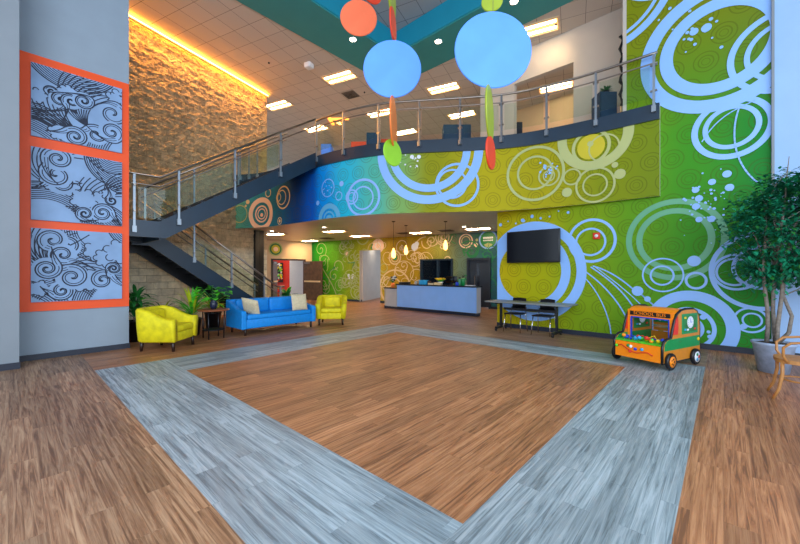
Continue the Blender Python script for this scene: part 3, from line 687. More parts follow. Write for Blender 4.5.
# door wall at far left
DW0 = Vector((-17.36, 8.9)); DW1 = Vector((-16.86, 11.29)); dd = (DW1-DW0).normalized(); DL = (DW1-DW0).length; dn = Vector((dd.y, -dd.x)); DANG = math.atan2(dd.y, dd.x)
def DU(px): p = at_line(px, 270, DW0, DW1); return (Vector((p.x, p.y))-DW0).dot(dd)
def dloc(u, o, z): p = DW0+dd*u+dn*o; return (p.x, p.y, z)
o0, o1 = DU(271), DU(305); DH = 2.12
mb = MB()
for a, c, z0, z1 in ((-2.5, o0, 0, 3.15), (o0, o1, DH, 3.15), (o1, DL, 0, 3.15)): mb.box(dloc((a+c)/2, -.08, (z0+z1)/2), (c-a, .15, z1-z0), rz=DANG)
struct(mb, 'wall_doorway', W['beige'])
mb = MB()
for u in (o0+.04, o1-.04): mb.box(dloc(u, .01, DH/2), (.08, .2, DH), rz=DANG)
mb.box(dloc((o0+o1)/2, .01, DH+.03), (o1-o0, .2, .08), rz=DANG); d2 = struct(mb, 'door_2', W['darkwood'])
def leaf(a, c):
    a = Vector((*a[:2], 0)); c = Vector((*c[:2], 0)); q = MB(); q.bar(a+Vector((0, 0, 1.04)), c+Vector((0, 0, 1.04)), .045, 2.06); lf = q.build('door_leaf', W['doorwood'], d2)
    dv = (c-a).normalized(); nv = Vector((dv.y, -dv.x, 0)); 
    if nv.dot(-a) < 0: nv = -nv
    q = MB(); q.bar(a+dv*.12+nv*.06+Vector((0, 0, 1.0)), c-dv*.12+nv*.06+Vector((0, 0, 1.0)), .05, .08); q.build('push_bar', W['ringtan'], lf)
    q = MB(); q.bar(a+dv*.12+nv*.05+Vector((0, 0, 1.99)), a+dv*.5+nv*.05+Vector((0, 0, 1.99)), .06, .07); q.build('door_closer', W['steel'], lf)
h = dloc(o1-.08, .04, 0); e = at_D(322.5, 272, 18.6); leaf(h, e)
h = dloc(o0+.08, -.1, 0); e = at_D(277, 272, 19.4); leaf(h, e)
u = DU(273.5)+.1; p = dloc(u, .012, 0); z = at_D(273.5, 249, 18.4).z
t = thing('wall_plaque', (p[0], p[1], z), DANG, 'round painted plaque on the beige wall above the left door leaf', 'plaque')
for q, (r_, m_) in enumerate(((.36, 'ringpale'), (.3, 'leaf3'), (.22, 'yellowpaint'), (.12, 'salmon'))):
    mb = MB(); mb.lathe([(0, 0), (r_, 0), (r_, .012), (0, .012)], n=32, smooth=False, M=Matrix.Translation((0, -.012*q, 0)) @ Matrix.Rotation(pi/2, 4, 'X')); mb.build('painted_disc', W[m_], t, local=True)
# room behind the doors: red wall with painting, pale wall
mb = MB(); p0 = Vector(at_D(262, 272, 21.2)); p1 = Vector(at_D(289.5, 272, 21.0)); p2 = Vector(at_D(312, 272, 22.5))
z0 = Vector((0, 0, 0)); mb.bar(Vector((p0.x, p0.y, 1.5)), Vector((p1.x, p1.y, 1.5)), .08, 3.0); struct(mb, 'wall_red_room', W['red'])
mb = MB(); mb.bar(Vector((p1.x, p1.y, 1.5)), Vector((p2.x, p2.y, 1.5)), .08, 3.0); struct(mb, 'wall_pale_room', W['whitep'])
c_ = at_D(286, 272, 19.9); area('red_room_fill', (c_.x, c_.y, 3.05), (0, 0, 0), .6, .6, 22, (1, .88, .72))  # unseen fill light, added to brighten the walls beyond the double doors
c_ = at_D(369, 272, 19.6); area('corridor_fill', (c_.x+.5, c_.y+.2, 3.0), (0, 0, 0), .6, .6, 9, (1, .9, .78))  # another added fill, out of view, lifting the grey corridor wall
mb = MB(); q0 = Vector(at_D(276, 273, 20.9)); q1 = Vector(at_D(283, 273, 20.9)); dv = (q1-q0)
mb.bar(Vector((q0.x, q0.y, 1.47)), Vector((q1.x, q1.y, 1.47)), .04, 1.15, 0)
random.seed(5)
nv = Vector((-dv.normalized().y, dv.normalized().x, 0)); nv = nv if nv.dot(-q0) > 0 else -nv
for i in range(40):
    c = q0.lerp(q1, random.uniform(.1, .9)); c.z = 1.47+random.uniform(-.5, .5); c += nv*(.023+.0004*i); r = random.uniform(.03, .07); t = dv.normalized()
    mb.poly([c+t*r*cos(k)+Vector((0, 0, r*sin(k))) for k in [j*pi/4 for j in range(8)]], random.choice((1, 2, 3, 4)))
tag(mb.build('painting', [W['black'], W['leaf2'], W['red'], W['yellowp'], W['whitep']]), 'tall dark painting dotted with bright flowers on the red wall beyond the open double doors', 'painting')

# dark tall slot window in the stone wall, under the mezzanine
a = (Vector(at_line(253.5, 270, S0, S1)[:2])-S0).dot(sd); c = (Vector(at_line(262, 270, S0, S1)[:2])-S0).dot(sd)
mb = MB(); SA = math.atan2(sd.y, sd.x)
for u in (a+.1, c-.1): p = stp(u, 1.55, .05); mb.box(p, (.2, .1, 3.1), rz=SA)
w2 = struct(mb, 'window_2', W['black'])
mb = MB(); mb.box(stp((a+c)/2, 1.55, .03), (c-a-.36, .03, 3.1), rz=SA); mb.build('window_pane', W['columngrey'], w2)

# ================================================================== STAIRS
LZ = 2.5
ST_X0, ST_X1 = -8.95, -10.45       # upper flight
SY0, SY1 = 2.17, 6.10
st = thing('staircase', (-10.2, 4, 0), 0, 'dark navy steel switchback staircase climbing past the stone wall to the balcony', 'staircase')
def sz(y): return LZ+(y-SY0)*(FLR-LZ)/(SY1-SY0)
for x, nm in ((ST_X0-.03, 'stringer'), (ST_X1+.03, 'stringer')):
    mb = MB(); M = Matrix.Translation((x-.03, 0, 0)) @ Matrix(((0, 0, 1, 0), (1, 0, 0, 0), (0, 1, 0, 0), (0, 0, 0, 1)))
    mb.prism([(.4, LZ-.27), (2.30, LZ-.27), (SY1+.02, FT-.05), (SY1+.02, FLR+.06), (SY0, LZ+.08), (.4, LZ+.08)], .06, M); mb.build(nm, W['navy'], st)
N = 15
for i in range(1, N):
    y = SY0+(SY1-SY0)*(i-.5)/(N-1) if False else SY0+(SY1-SY0)*(i-1)/(N-1); z = LZ+(FLR-LZ)*i/N
    mb = MB(); mb.box(((ST_X0+ST_X1)/2, y+.15, z-.02), (1.38, .30, .04)); mb.box(((ST_X0+ST_X1)/2, y+.01, z-.12), (1.38, .012, .16)); mb.build('tread', W['tread'], st)
mb = MB(); mb.prism([(-8.97, .42), (-8.97, 2.16), (-11.96, 2.34), (-11.42, .42)], .16, Matrix.Translation((0, 0, LZ-.16))); mb.build('landing', W['tread'], st)
mb = MB(); mb.box((-8.93, 1.29, LZ-.1), (.06, 1.76, .34)); mb.box((-9.7, 2.2, LZ-.2), (1.4, .05, .2)); mb.build('landing_edge', W['navy'], st)
LX0, LX1 = -10.6, -11.98; LY0, LY1 = 2.35, 5.78      # lower flight
for x, dp in ((LX0-.03, .0), (LX1+.03, .14)):
    mb = MB(); M = Matrix.Translation((x-.03, 0, 0)) @ Matrix(((0, 0, 1, 0), (1, 0, 0, 0), (0, 1, 0, 0), (0, 0, 0, 1)))
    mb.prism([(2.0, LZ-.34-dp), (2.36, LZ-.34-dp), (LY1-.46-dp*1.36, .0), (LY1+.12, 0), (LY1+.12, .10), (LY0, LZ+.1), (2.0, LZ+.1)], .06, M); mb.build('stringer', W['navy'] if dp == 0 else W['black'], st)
for i in range(1, N):
    y = LY1-(LY1-LY0)*(i-1)/(N-1); z = LZ*i/N
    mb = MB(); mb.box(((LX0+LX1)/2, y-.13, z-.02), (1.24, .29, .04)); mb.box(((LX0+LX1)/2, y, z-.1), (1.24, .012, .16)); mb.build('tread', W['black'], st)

# ---- railings
def railing(label, path, posts, top_h=1.02, mid_h=.82, low=.12, group=None, drop=.18, side=(0, 0), glass=True, start_cap=True):
    """path: list of 3D floor points; posts: list of indices into path (float positions)"""
    P = [Vector(p) for p in path]
    acc = [0]
    for i in range(1, len(P)): acc.append(acc[-1]+(P[i]-P[i-1]).length)
    def pt(u):
        u = max(0, min(acc[-1], u))
        for i in range(len(P)-1):
            if u <= acc[i+1]+1e-9: return P[i].lerp(P[i+1], (u-acc[i])/max(1e-9, acc[i+1]-acc[i]))
        return P[-1]
    root = thing('stair_railing' if group == 'stair' else 'balcony_railing', tuple(P[0]), 0, label, 'railing')
    S = Vector((side[0], side[1], 0))
    up = Vector((0, 0, 1))
    mb = MB(); mb.tube([p+up*top_h for p in P], .028, 10); mb.build('handrail', W['steel'], root)
    mb = MB(); mb.tube([p+up*mid_h+S*.05 for p in P], .016, 8); mb.build('mid_rail', W['steel'], root)
    ups = [p*acc[-1] for p in posts]
    for u in ups:
        p = pt(u); mb = MB(); mb.box(p+up*((top_h-drop)/2), (.042, .042, top_h+drop-.01)); po = mb.build('post', W['post'], root)
        mb = MB(); mb.box(p+up*(-drop+.06), (.075, .075, .13)); mb.build('bracket', W['post'], po)
        for h in (.25, .78): mb = MB(); mb.box(p+up*h, (.12, .035, .035)); mb.build('glass_clamp', W['steel'], po)
    if glass:
        for a, c in zip(ups[:-1], ups[1:]):
            a += .07; c -= .07; n = max(1, int((c-a)/.25)); mb = MB()
            for i in range(n):
                p = pt(a+(c-a)*i/n); q = pt(a+(c-a)*(i+1)/n)
                mb.poly([p+up*low, q+up*low, q+up*(mid_h-.05), p+up*(mid_h-.05)])
            g = mb.build('glass_panel', GL, root)
            sol = g.modifiers.new('thick', 'SOLIDIFY'); sol.thickness = .01
    return root
def cu_at(px): return curve_pix(px, 150)[0]
u0 = cu_at(318.6); pth = [tuple(cpt(u0+(CLEN-u0-.03)*i/70, .09))+(FLR,) for i in range(71)]
pf = [(cu_at(px)-u0)/(CLEN-u0) for px in (318.6, 345.7, 381, 421.7, 462.5, 503.7, 548.7, 598)]+[.993]
railing('curved glass and steel railing along the balcony edge above the painted fascia', pth, [max(0, min(1, q)) for q in pf])
pth = [tuple(cpt(u, .07))+(FLR,) for u in [.3+(cu_at(290)-2.0)*i/8 for i in range(9)]]
railing('straight glass railing on the balcony between the stair head and the stone wall', pth, [0, .5, 1])
def stair_path(x, y0=.75): return [(x, y0, LZ), (x, SY0, LZ), (x, SY1-.02, FLR)]
L1 = 1.42; L2 = math.hypot(SY1-SY0, FLR-LZ); LT = L1+L2
def fy(y): return ((y-.75) if y < SY0 else L1+(y-SY0)*L2/(SY1-.02-SY0))/LT
py = [at_X(px, 270, -8.9).y for px in (134.3, 179, 235, 280.5)]
railing('near glass railing of the upper stair flight, facing the sofa', stair_path(-8.9), [fy(y) for y in py], group='stair')
railing('far glass railing of the upper stair flight, seen through the near panels', [(-10.5, SY0, LZ), (-10.5, SY1-.02, FLR)], [.02, .3, .6, .95], group='stair')
def lz(y): return LZ*(1-(y-LY0)/(LY1-LY0))
P3 = [(-10.58, LY0+.1, lz(LY0+.1)), (-10.58, LY1, 0.02), (-10.58, LY1+.25, .0)]
railing('near glass railing of the lower stair flight, ending behind the sofa', P3, [.26, .54, .82, .97], group='stair', drop=.0)
railing('wall side railing of the lower stair flight beside the stone wall', [(-11.92, LY0+.1, lz(LY0+.1)), (-11.92, LY1, .02)], [.1, .5, .97], group='stair', drop=0, glass=False)

# ================================================================== CEILING LIGHTS
B1 = Vector((-sin(B_ANG), cos(B_ANG), 0)); B2 = Vector((cos(B_ANG), sin(B_ANG), 0))
def troffer(px, py, z, label, L=1.2, Wd=.58, ang=None, group='ceiling light panels', lm=None, two=True):
    p = at_z(px, py, z); rz = B_ANG if ang is None else ang
    r = thing('ceiling_light', (p.x, p.y, z), rz, label, 'ceiling light', group)
    mb = MB()
    for sy in (-1, 1): mb.box((0, sy*Wd/2, -.012), (L, .05, .03))
    for sx in (-1, 1): mb.box((sx*L/2, 0, -.012), (.05, Wd, .03))
    mb.build('frame', LAMPFRAME, r, local=True)
    mb = MB(); mb.box((0, 0, -.004), (L-.04, Wd-.04, .008)); mb.build('lens', LENS, r, local=True)
    for sy in ((-1, 1) if two else (0,)):
        mb = MB(); rr_ = .07 if lm is None else .05; mb.lathe([(.0, -L*.44), (rr_, -L*.44), (rr_, L*.44), (0, L*.44)], n=16, M=Matrix.Translation((0, sy*Wd*.24, rr_*.55)) @ Matrix.Rotation(pi/2, 4, 'Y')); 
        mb.build('tube_cover', lm or LAMP, r, local=True)
    return r
for px, py, lab in ((278, 105, 'lit double tube ceiling panel beside the end of the stone wall'), (339.5, 77, 'lit double tube ceiling panel left of the nearer blue disc, outside the teal soffit'),
    (443.5, 88, 'lit double tube ceiling panel between the two large blue discs'), (536, 29, 'lit double tube ceiling panel right of the larger blue disc'),
    (556, 87, 'lit double tube ceiling panel seen through the opening in the upstairs wall'), (462, 114.5, 'lit double tube ceiling panel above the balcony, behind the rail under the larger discs'),
    (380, 113, 'lit double tube ceiling panel behind the balcony rail, left of the orange disc edge'), (405, 132, 'lit double tube ceiling panel, lowest in view over the balcony floor'),
    (316, 128.5, 'lit double tube ceiling panel above the head of the stairs')):
    troffer(px, py, 8.5, lab)
for px, py, lab in ((275, 234, 'lit soffit panel nearest the dark slot in the stone wall'), (310, 240.5, 'lit soffit panel in front of the double doors'), (334, 231.2, 'lit soffit panel over the yellow armchair by the doors'),
    (360, 235.8, 'lit soffit panel above the tall grey opening'), (420.5, 232.5, 'lit soffit panel above the left part of the reception desk'), (478, 228.5, 'lit soffit panel above the round sign by the dark door')):
    troffer(px, py, 3.15, lab, group='soffit light panels', lm=LAMP2, L=.95, Wd=.5)
def downlight(px, py, z, label, r=.09):
    p = at_z(px, py, z); t = thing('downlight', (p.x, p.y, z), 0, label, 'downlight', 'recessed downlights')
    mb = MB(); mb.lathe([(r, 0), (r*1.3, -.012), (r*1.3, 0)]); mb.build('trim_ring', W['whitep'], t, local=True)
    mb = MB(); mb.lathe([(0, -.01), (r, -.008), (r, 0)]); mb.build('bulb', DOWN, t, local=True)
downlight(353, 39.5, 8.465, 'recessed downlight in the teal soffit under the coral disc'); downlight(438.3, 41.5, 8.465, 'recessed downlight in the teal soffit between the blue discs'); downlight(514, 1.5, 8.465, 'recessed downlight in the teal soffit right of the small olive disc')
downlight(272, 231, 3.15, 'small white downlight in the soffit near the stone wall', .07); downlight(324, 227.2, 3.15, 'small white downlight in the soffit left of the painted crease', .07); downlight(464, 226.5, 3.15, 'small white downlight in the soffit in front of the desk', .07)
def vent(px, py, z, label, ang=B_ANG):
    p = at_z(px, py, z); t = thing('air_vent', (p.x, p.y, z), ang, label, 'air vent')
    mb = MB(); mb.box((0, 0, -.006), (.56, .56, .012)); mb.build('frame', W['ventframe'], t, local=True)
    mb = MB()
    for k in range(4):
        s = .24-.055*k
        for sx in (-1, 1): mb.box((sx*s, 0, -.016-.002*k), (.03, 2*s, .012)); mb.box((0, sx*s, -.016-.002*k), (2*s, .03, .012))
    mb.box((0, 0, -.014), (.09, .09, .01)); mb.build('louvres', W['ventdark'], t, local=True)
vent(350.5, 94.5, 8.5, 'square air vent in the tiled ceiling right of the ceiling panel by the stairs')
vent(327, 238.2, 3.15, 'dark square air vent in the soffit near the double doors'); vent(404, 233, 3.15, 'dark square air vent in the soffit left of the desk light'); vent(446, 230.5, 3.15, 'dark square air vent in the soffit above the window')
for px, py, lab in ((269, 62.5, 'tiny dark sprinkler head near the orange cove'), (364.5, 92, 'tiny dark sprinkler head below the nearer blue disc'), (556, 24, 'tiny dark sprinkler head by the upstairs wall')):
    p = at_z(px, py, 8.5); mb = MB(); mb.lathe([(.03, 0), (.035, -.02), (.01, -.05), (0, -.05)], c=(p.x, p.y, 8.5), n=10); tag(mb.build('sprinkler', W['black']), lab, 'sprinkler')
p = at_z(309, 65.5, 8.43); mb = MB(); mb.box((p.x, p.y, 8.42), (.24, .24, .16), rz=B_ANG, bev=.02); tag(mb.build('ceiling_speaker', W['whitep']), 'small white box on the tiled ceiling left of the teal soffit', 'speaker')
# cove strip above stone wall
r = thing('cove_light', tuple(stp(0, 8.3, .12)), 0, 'glowing orange linear cove light along the top of the stone wall', 'cove light')
mb = MB(); p, q = Vector(stp(.3, 8.44, .16)), Vector(stp(SL-.1, 8.44, .16)); mb.tube([p, q], .022, 8); mb.build('led_strip', COVE, r)
mb = MB(); p, q = Vector(stp(.3, 8.36, .2)), Vector(stp(SL-.1, 8.36, .2)); mb.bar(p, q, .05, .04); mb.build('channel', W['ringtan'], r)
p = Vector(stp(SL/2, 8.30, .30)); o = area('cove_wash', p, (0, 0, 0), .10, SL-.6, 170, (1, .42, .08)); o.rotation_euler = (0, R(-20), SA-pi/2)
# warm spots on the upstairs wall and over the doors
spot('wall_washer', (-3.6, 10.2, 8.4), (-3.7, 10.93, 7.6), 26, (1, .66, .30), 80, 1, .1)
spot('door_washer', dloc(1.5, .9, 3.1), dloc(1.55, 0, 2.45), 45, (1, .66, .3), 80, 1, .05)
p = at_z(334, 119, 8.5); mb = MB(); mb.box((p.x-.22, p.y, 8.465), (.8, .12, .06), rz=-.9); mb.box((p.x+.22, p.y+.1, 8.465), (.9, .12, .06), rz=.7)
tag(mb.build('accent_light', emis('accent_orange', (1, .35, .05, 1), 2.0)), 'orange lit angled strip on the ceiling high behind the balcony rail at the stair head', 'ceiling light')

# ================================================================== ART WALL
mb = MB(); mb.box((-8.665, .855, 3.01), (.03, 1.47, 4.36)); tag(mb.build('art_backing_board', W['orange']), 'tall bright orange board on the left wall behind three square drawings', 'board')
def art(z0, z1, seed, label):
    y0, y1 = .25, 1.475; r = thing('square_artwork', (-8.65, (y0+y1)/2, z0), 0, label, 'artwork')
    mb = MB(); mb.box((-8.632, (y0+y1)/2, (z0+z1)/2), (.034, y1-y0, z1-z0)); mb.build('canvas', W['canvas'], r)
    mb = MB(); w = y1-y0; h = z1-z0
    pa = Paint(mb, lambda u, v, o: (-8.6145+o*.5, y0+u, z0+v), [(0.004, 0.004, w-.004, h-.004)])
    rn = random.Random(seed); th = .0165
    def curl(cu, cv, r_, tn, a0, sg, tail=None):
        # white body first, then outline: a hooked double-line scroll
        pa.lay = 0
        pa.spiral(cu, cv, r_, tn, a0, th*1.25, 0, lay(), sg); pa.spiral(cu, cv, r_*.78, tn*.9, a0+.2*sg, th*.8, 0, lay(), sg)
        ex, ey = cu+r_*cos(a0), cv+r_*sin(a0); tx, ty = sin(a0)*sg, -cos(a0)*sg
        l_ = r_*rn.uniform(1.2, 2.4); b_ = rn.uniform(-.6, .6)
        for k, off in enumerate((0, .05, .09)):
            nx, ny = cos(a0), sin(a0)
            pa.bez((ex-nx*off, ey-ny*off), (ex+tx*l_*.4-nx*off, ey+ty*l_*.4-ny*off), (ex+tx*l_*.7+nx*b_*.3, ey+ty*l_*.7+ny*b_*.3), (ex+tx*l_+nx*b_, ey+ty*l_+ny*b_), th*(1.1 if k == 0 else .7), 0, lay())
    L = [1]
    def lay(): L[0] += .01; return L[0]
    def cloud(cu, cv, r_, a0, a1, k):
        pts = []
        for i in range(k):
            a = a0+(a1-a0)*i/(k-1); bx, by = cu+r_*cos(a), cv+r_*sin(a); rr = r_*.42
            blank(bx, by, rr); pa.ring(bx, by, rr, rr-th, 0, lay(), n=24)
        blank(cu, cv, r_)
    def blank(cu, cv, r_): pa.ring(cu, cv, r_, 0, 1, lay(), n=24)
    # background bundles of flowing arcs
    for i in range(5):
        cx, cy = rn.uniform(-.3, w+.3), rn.choice((rn.uniform(-.5, .1), rn.uniform(h-.2, h+.4))); r0 = rn.uniform(.45, .95)
        for k in range(rn.randint(6, 10)): pa.ring(cx, cy, r0-.032*k, r0-.032*k-th*(.9 if k else 1.3), 0, lay(), n=60)
        blank(cx, cy, max(.02, r0-.032*(k+1)))
    for i in range(3):
        bx, by = rn.uniform(.2, w-.2), rn.uniform(.1, h*.5); a = rn.uniform(.6, 2.4)
        for k in range(9):
            aa = a+(k-4)*.13; pa.bez((bx, by), (bx+.25*cos(aa+.5), by+.25*sin(aa+.5)), (bx+.5*cos(aa+.2), by+.5*sin(aa+.2)), (bx+.7*cos(aa-.25), by+.7*sin(aa-.25)), th, 0, lay())
    for i in range(5): cloud(rn.uniform(.05, w-.05), rn.uniform(.05, h-.05), rn.uniform(.09, .17), rn.uniform(0, 3), rn.uniform(4, 7), rn.randint(4, 6))
    for i in range(8):
        cu, cv, r_ = rn.uniform(.12, w-.12), rn.uniform(.12, h-.12), rn.uniform(.10, .25); blank(cu, cv, r_*.98)
        curl(cu, cv, r_, rn.uniform(1.4, 2.0), rn.uniform(0, 6.3), rn.choice((-1, 1)))
    mb.build('ink_drawing', [W['ink'], W['canvas']], r)
art(3.80, 5.04, 11, 'top square blue-grey drawing of black swirls on the orange board')
art(2.386, 3.62, 27, 'middle square blue-grey drawing of black swirls on the orange board')
art(.987, 2.245, 44, 'bottom square blue-grey drawing of black swirls on the orange board')

# ================================================================== SEATING
def smooth_profile(t, a, b): t = max(0, min(1, t)); t = t*t*(3-2*t); return a+(b-a)*t
def armchair(loc, rz, label):
    """front faces local +x"""
    r = thing('armchair', loc, rz, label, 'armchair', 'yellow tub armchairs')
    W2, Dp = .38, .36; mb = MB(); n = 40; secs = []
    for i in range(n+1):
        t = i/n   # path from front-right round the back to front-left
        # superellipse plan
        a = pi*(t-.5)*1.0
        if t < .28: x = Dp-(t/.28)*(Dp+.12); y = -W2
        elif t > .72: x = -.12+((t-.72)/.28)*(Dp+.12); y = W2
        else:
            q = (t-.28)/.44*pi; x = -.12-.26*abs(sin(q))**.75; y = -W2*(abs(cos(q))**.6)*(1 if cos(q) > 0 else -1)
        bk = 1-abs(t-.5)*2   # 0 at arm front, 1 at back
        zt = smooth_profile((bk-.10)/.62, .60, .80)
        secs.append((Vector((x, y, 0)), zt))
    rows = []
    for i, (p, zt) in enumerate(secs):
        a = secs[max(0, i-1)][0]; c = secs[min(n, i+1)][0]; d = (c-a).normalized(); nn = Vector((d.y, -d.x, 0))
        if nn.dot(p-Vector((0.05, 0, 0))) < 0: nn = -nn
        th = .10
        flare = .035
        prof = [(-.03, .17), (0, .20), (flare*.6, .45), (flare, zt-.04), (flare-.02, zt-.008), (-th*.45, zt), (-th+.012, zt-.012), (-th, zt-.05), (-th-.01, .40), (-th-.01, .20)]
        rows.append([p+nn*o+Vector((0, 0, z)) for o, z in prof])
    k = len(rows[0]); vs = [v for rw in rows for v in rw]; fs = []
    for i in range(n):
        for j in range(k): fs.append((i*k+j, (i+1)*k+j, (i+1)*k+(j+1) % k, i*k+(j+1) % k))
    fs.append(list(range(k))); fs.append([n*k+j for j in range(k)][::-1]); mb.mesh(vs, fs, 0, True)
    o = mb.build('shell', W['yellow'], r, local=True)
    mb = MB(); mb.box((.03, 0, .255), (.62, .56, .17), bev=.02); mb.build('seat_base', W['yellow'], r, local=True)
    mb = MB(); mb.box((.06, 0, .405), (.60, .545, .13), bev=.045, seg=4); mb.build('seat_cushion', W['yellow'], r, local=True)
    mb = MB(); mb.box((-.22, 0, .60), (.12, .46, .3), bev=.05, seg=4, M=Matrix.Rotation(-.0, 4, 'Y')); mb.build('back_cushion', W['yellow'], r, local=True)
    for sx, sy in ((.30, .30), (.30, -.30), (-.27, .27), (-.27, -.27)):
        mb = MB(); mb.tube([(sx*1.04, sy*1.04, 0), (sx, sy, .2)], [.024, .034], 8); mb.build('leg', W['darkwood'], r, local=True)
    return r
CR = math.atan2(.67, .74)   # the chair turned towards the viewer's right
ac = armchair((-8.13, 2.10, 0), CR+.02, 'yellow tub armchair at the left, side on, in front of the stairs')
ac.scale = (1.05, 1.05, 1.02)
copy_thing(ac, (-8.44, 6.33, 0), math.atan2(-.66, .75), 'yellow tub armchair facing forward at the right end of the blue sofa')

# sofa: front faces +X world
sf = thing('sofa', (-8.72, 4.65, 0), 0, 'long bright blue upholstered sofa between the side table and the yellow armchair', 'sofa')
mb = MB(); mb.box((.0, 0, .265), (.84, 1.9, .22), bev=.02); mb.build('seat_base', W['blue'], sf, local=True)
mb = MB(); mb.box((.07, 0, .425), (.74, 1.74, .12), bev=.04, seg=4); mb.build('seat_cushion', W['blue'], sf, local=True)
mb = MB(); mb.box((-.39, 0, .50), (.14, 1.98, .64), bev=.04, seg=3); mb.build('backrest', W['blue'], sf, local=True)
for sy in (-1, 1):
    mb = MB(); mb.box((-.26, sy*.435, .64), (.16, .86, .36), bev=.06, seg=4); mb.build('back_cushion', W['blue'], sf, local=True)
    mb = MB(); M = Matrix.Translation((0, sy*.955-.06, 0)) @ Matrix(((1, 0, 0, 0), (0, 0, 1, 0), (0, 1, 0, 0), (0, 0, 0, 1)))
    mb.prism([(-.46, .15), (.45, .15), (.46, .52), (.43, .58), (.1, .62), (-.2, .74), (-.46, .82)], .12, M); a = mb.build('armrest', W['blue'], sf, local=True)
    bv = a.modifiers.new('soft', 'BEVEL'); bv.width = .025; bv.segments = 3
for sx in (-.36, .38):
    for sy in (-.9, .9):
        mb = MB(); mb.tube([(sx, sy, 0), (sx, sy, .16)], [.025, .035], 8); mb.build('leg', W['darkwood'], sf, local=True)
def pillow(loc, rot, label, s=.44):
    mb = MB(); n = 12; vs = []; fs = []
    for side in (1, -1):
        base = len(vs)
        for i in range(n+1):
            for j in range(n+1):
                u, v = i/n*2-1, j/n*2-1; k = (1-u**4)*(1-v**4); vs.append(Vector((u*s/2*(1-.06*(1-v*v)*0+.04*abs(v)**3*abs(u)), v*s/2, side*.075*max(0, k)**.5)))
        for i in range(n):
            for j in range(n):
                a = base+i*(n+1)+j; f = (a, a+n+1, a+n+2, a+1); fs.append(f if side == 1 else f[::-1])
    mb.mesh(vs, fs, 0, True); o = mb.build('throw_pillow', W['cream']); o.location = loc; o.rotation_euler = rot
    return tag(o, label, 'pillow')
pillow((-8.48, 3.95, .66), (R(-62), R(10), R(30)), 'cream throw pillow leaning against the left arm of the blue sofa')
pillow((-8.40, 5.23, .70), (R(0), R(76), R(-8)), 'cream square throw pillow upright at the right end of the blue sofa', .42)

# side table with vase
t = thing('side_table', (-8.60, 3.14, 0), 0, 'round brown topped side table with thin black legs beside the blue sofa', 'side table')
mb = MB(); mb.lathe([(0, .625), (.32, .625), (.335, .637), (.335, .648), (.32, .655), (0, .655)], n=40); mb.build('table_top', W['tabletop'], t, local=True)
for a in (45, 135, 225, 315):
    mb = MB(); mb.tube([(.24*cos(R(a)), .24*sin(R(a)), .628), (.23*cos(R(a)), .23*sin(R(a)), 0)], .014, 8); mb.build('leg', W['black'], t, local=True)
mb = MB(); mb.lathe([(.22, .19), (.235, .19), (.235, .205), (.22, .205)], n=30); mb.build('stretcher_ring', W['black'], t, local=True)

# ---- plants
def leafblade(mb, base, direction, length, width, droop, m=0, segs=5, fold=.25, rnd=random):
    """an arching blade"""
    d = Vector(direction).normalized(); side = d.cross(Vector((0, 0, 1)))
    if side.length < .05: side = Vector((1, 0, 0))
    side.normalize(); p = Vector(base); vs = []; fs = []
    for i in range(segs+1):
        t = i/segs; w = width*sin(pi*min(1, .12+t*.88))**.8*(1 if i < segs else .05)
        up = side.cross(d).normalized()
        vs += [p-side*w+up*w*fold, p.copy(), p+side*w+up*w*fold]
        p = p+d*length/segs; d = (d+Vector((0, 0, -droop/segs))).normalized()
    for i in range(segs):
        a = i*3; fs += [(a, a+1, a+4, a+3), (a+1, a+2, a+5, a+4)]
    mb.mesh(vs, fs, m, True)
def pot(mb, c, r1, r2, h): mb.lathe([(0, 0), (r1, 0), (r2, h), (r2*1.05, h), (r2*1.05, h-.03), (r2*.9, h-.04), (0, h-.04)], c=c)
def blade_plant(loc, potspec, label, n, L, wd, spread, droop, mats, seed, name='potted_plant', potmat='darkwood', pot_h=.25, stem=0):
    rn = random.Random(seed); r = thing(name, loc, 0, label, 'potted plant')
    mb = MB(); pot(mb, (0, 0, 0), potspec[0], potspec[1], pot_h); mb.build('pot', W[potmat], r, local=True)
    mb = MB(); mb.lathe([(0, pot_h-.035), (potspec[1]*.9, pot_h-.035), (potspec[1]*.5, pot_h-.02), (0, pot_h-.015)]); mb.build('soil', W['soil'], r, local=True)
    if stem:
        mb = MB()
        for k in range(3): a = k*2.1; mb.tube([(0.02*cos(a), .02*sin(a), pot_h-.05), (.05*cos(a), .05*sin(a), pot_h+stem*.6), (.09*cos(a), .09*sin(a), pot_h+stem)], [.012, .01, .006], 6)
        mb.build('stem', W['bark'], r, local=True)
    mb = MB()
    for i in range(n):
        a = rn.uniform(0, 2*pi); el = rn.uniform(*spread); h0 = pot_h+(rn.uniform(.1, 1)*stem if stem else 0)
        l_ = L*rn.uniform(.7, 1.1)
        leafblade(mb, (.03*cos(a), .03*sin(a), h0), (cos(a)*cos(el), sin(a)*cos(el), sin(el)), l_, wd*rn.uniform(.7, 1.1), droop*rn.uniform(.7, 1.2), rn.choice(range(len(mats))) if rn.random() < .4 else 0)
    mb.build('foliage', [W[m] for m in mats], r, local=True)
    return r
blade_plant((-9.35, 2.93, 0), (.16, .2), 'tall potted plant with bright green strap leaves behind the side table', 46, .62, .035, (.5, 1.4), 1.0, ['leaf2', 'leaf4'], 1, pot_h=.4, stem=.25, potmat='black')
blade_plant((-9.45, 1.85, 0), (.15, .19), 'potted plant with dark leaves standing by the end of the left wall', 60, .42, .045, (.0, 1.3), 1.3, ['leaf3', 'leaf2'], 2, pot_h=.45, stem=.55, potmat='black')
blade_plant((-10.0, 2.5, 0), (.14, .18), 'potted plant with pale feathery leaves behind the left yellow armchair', 60, .5, .02, (.1, 1.2), 1.6, ['leaf3', 'leaf4'], 3, pot_h=.35, stem=.2, potmat='black')
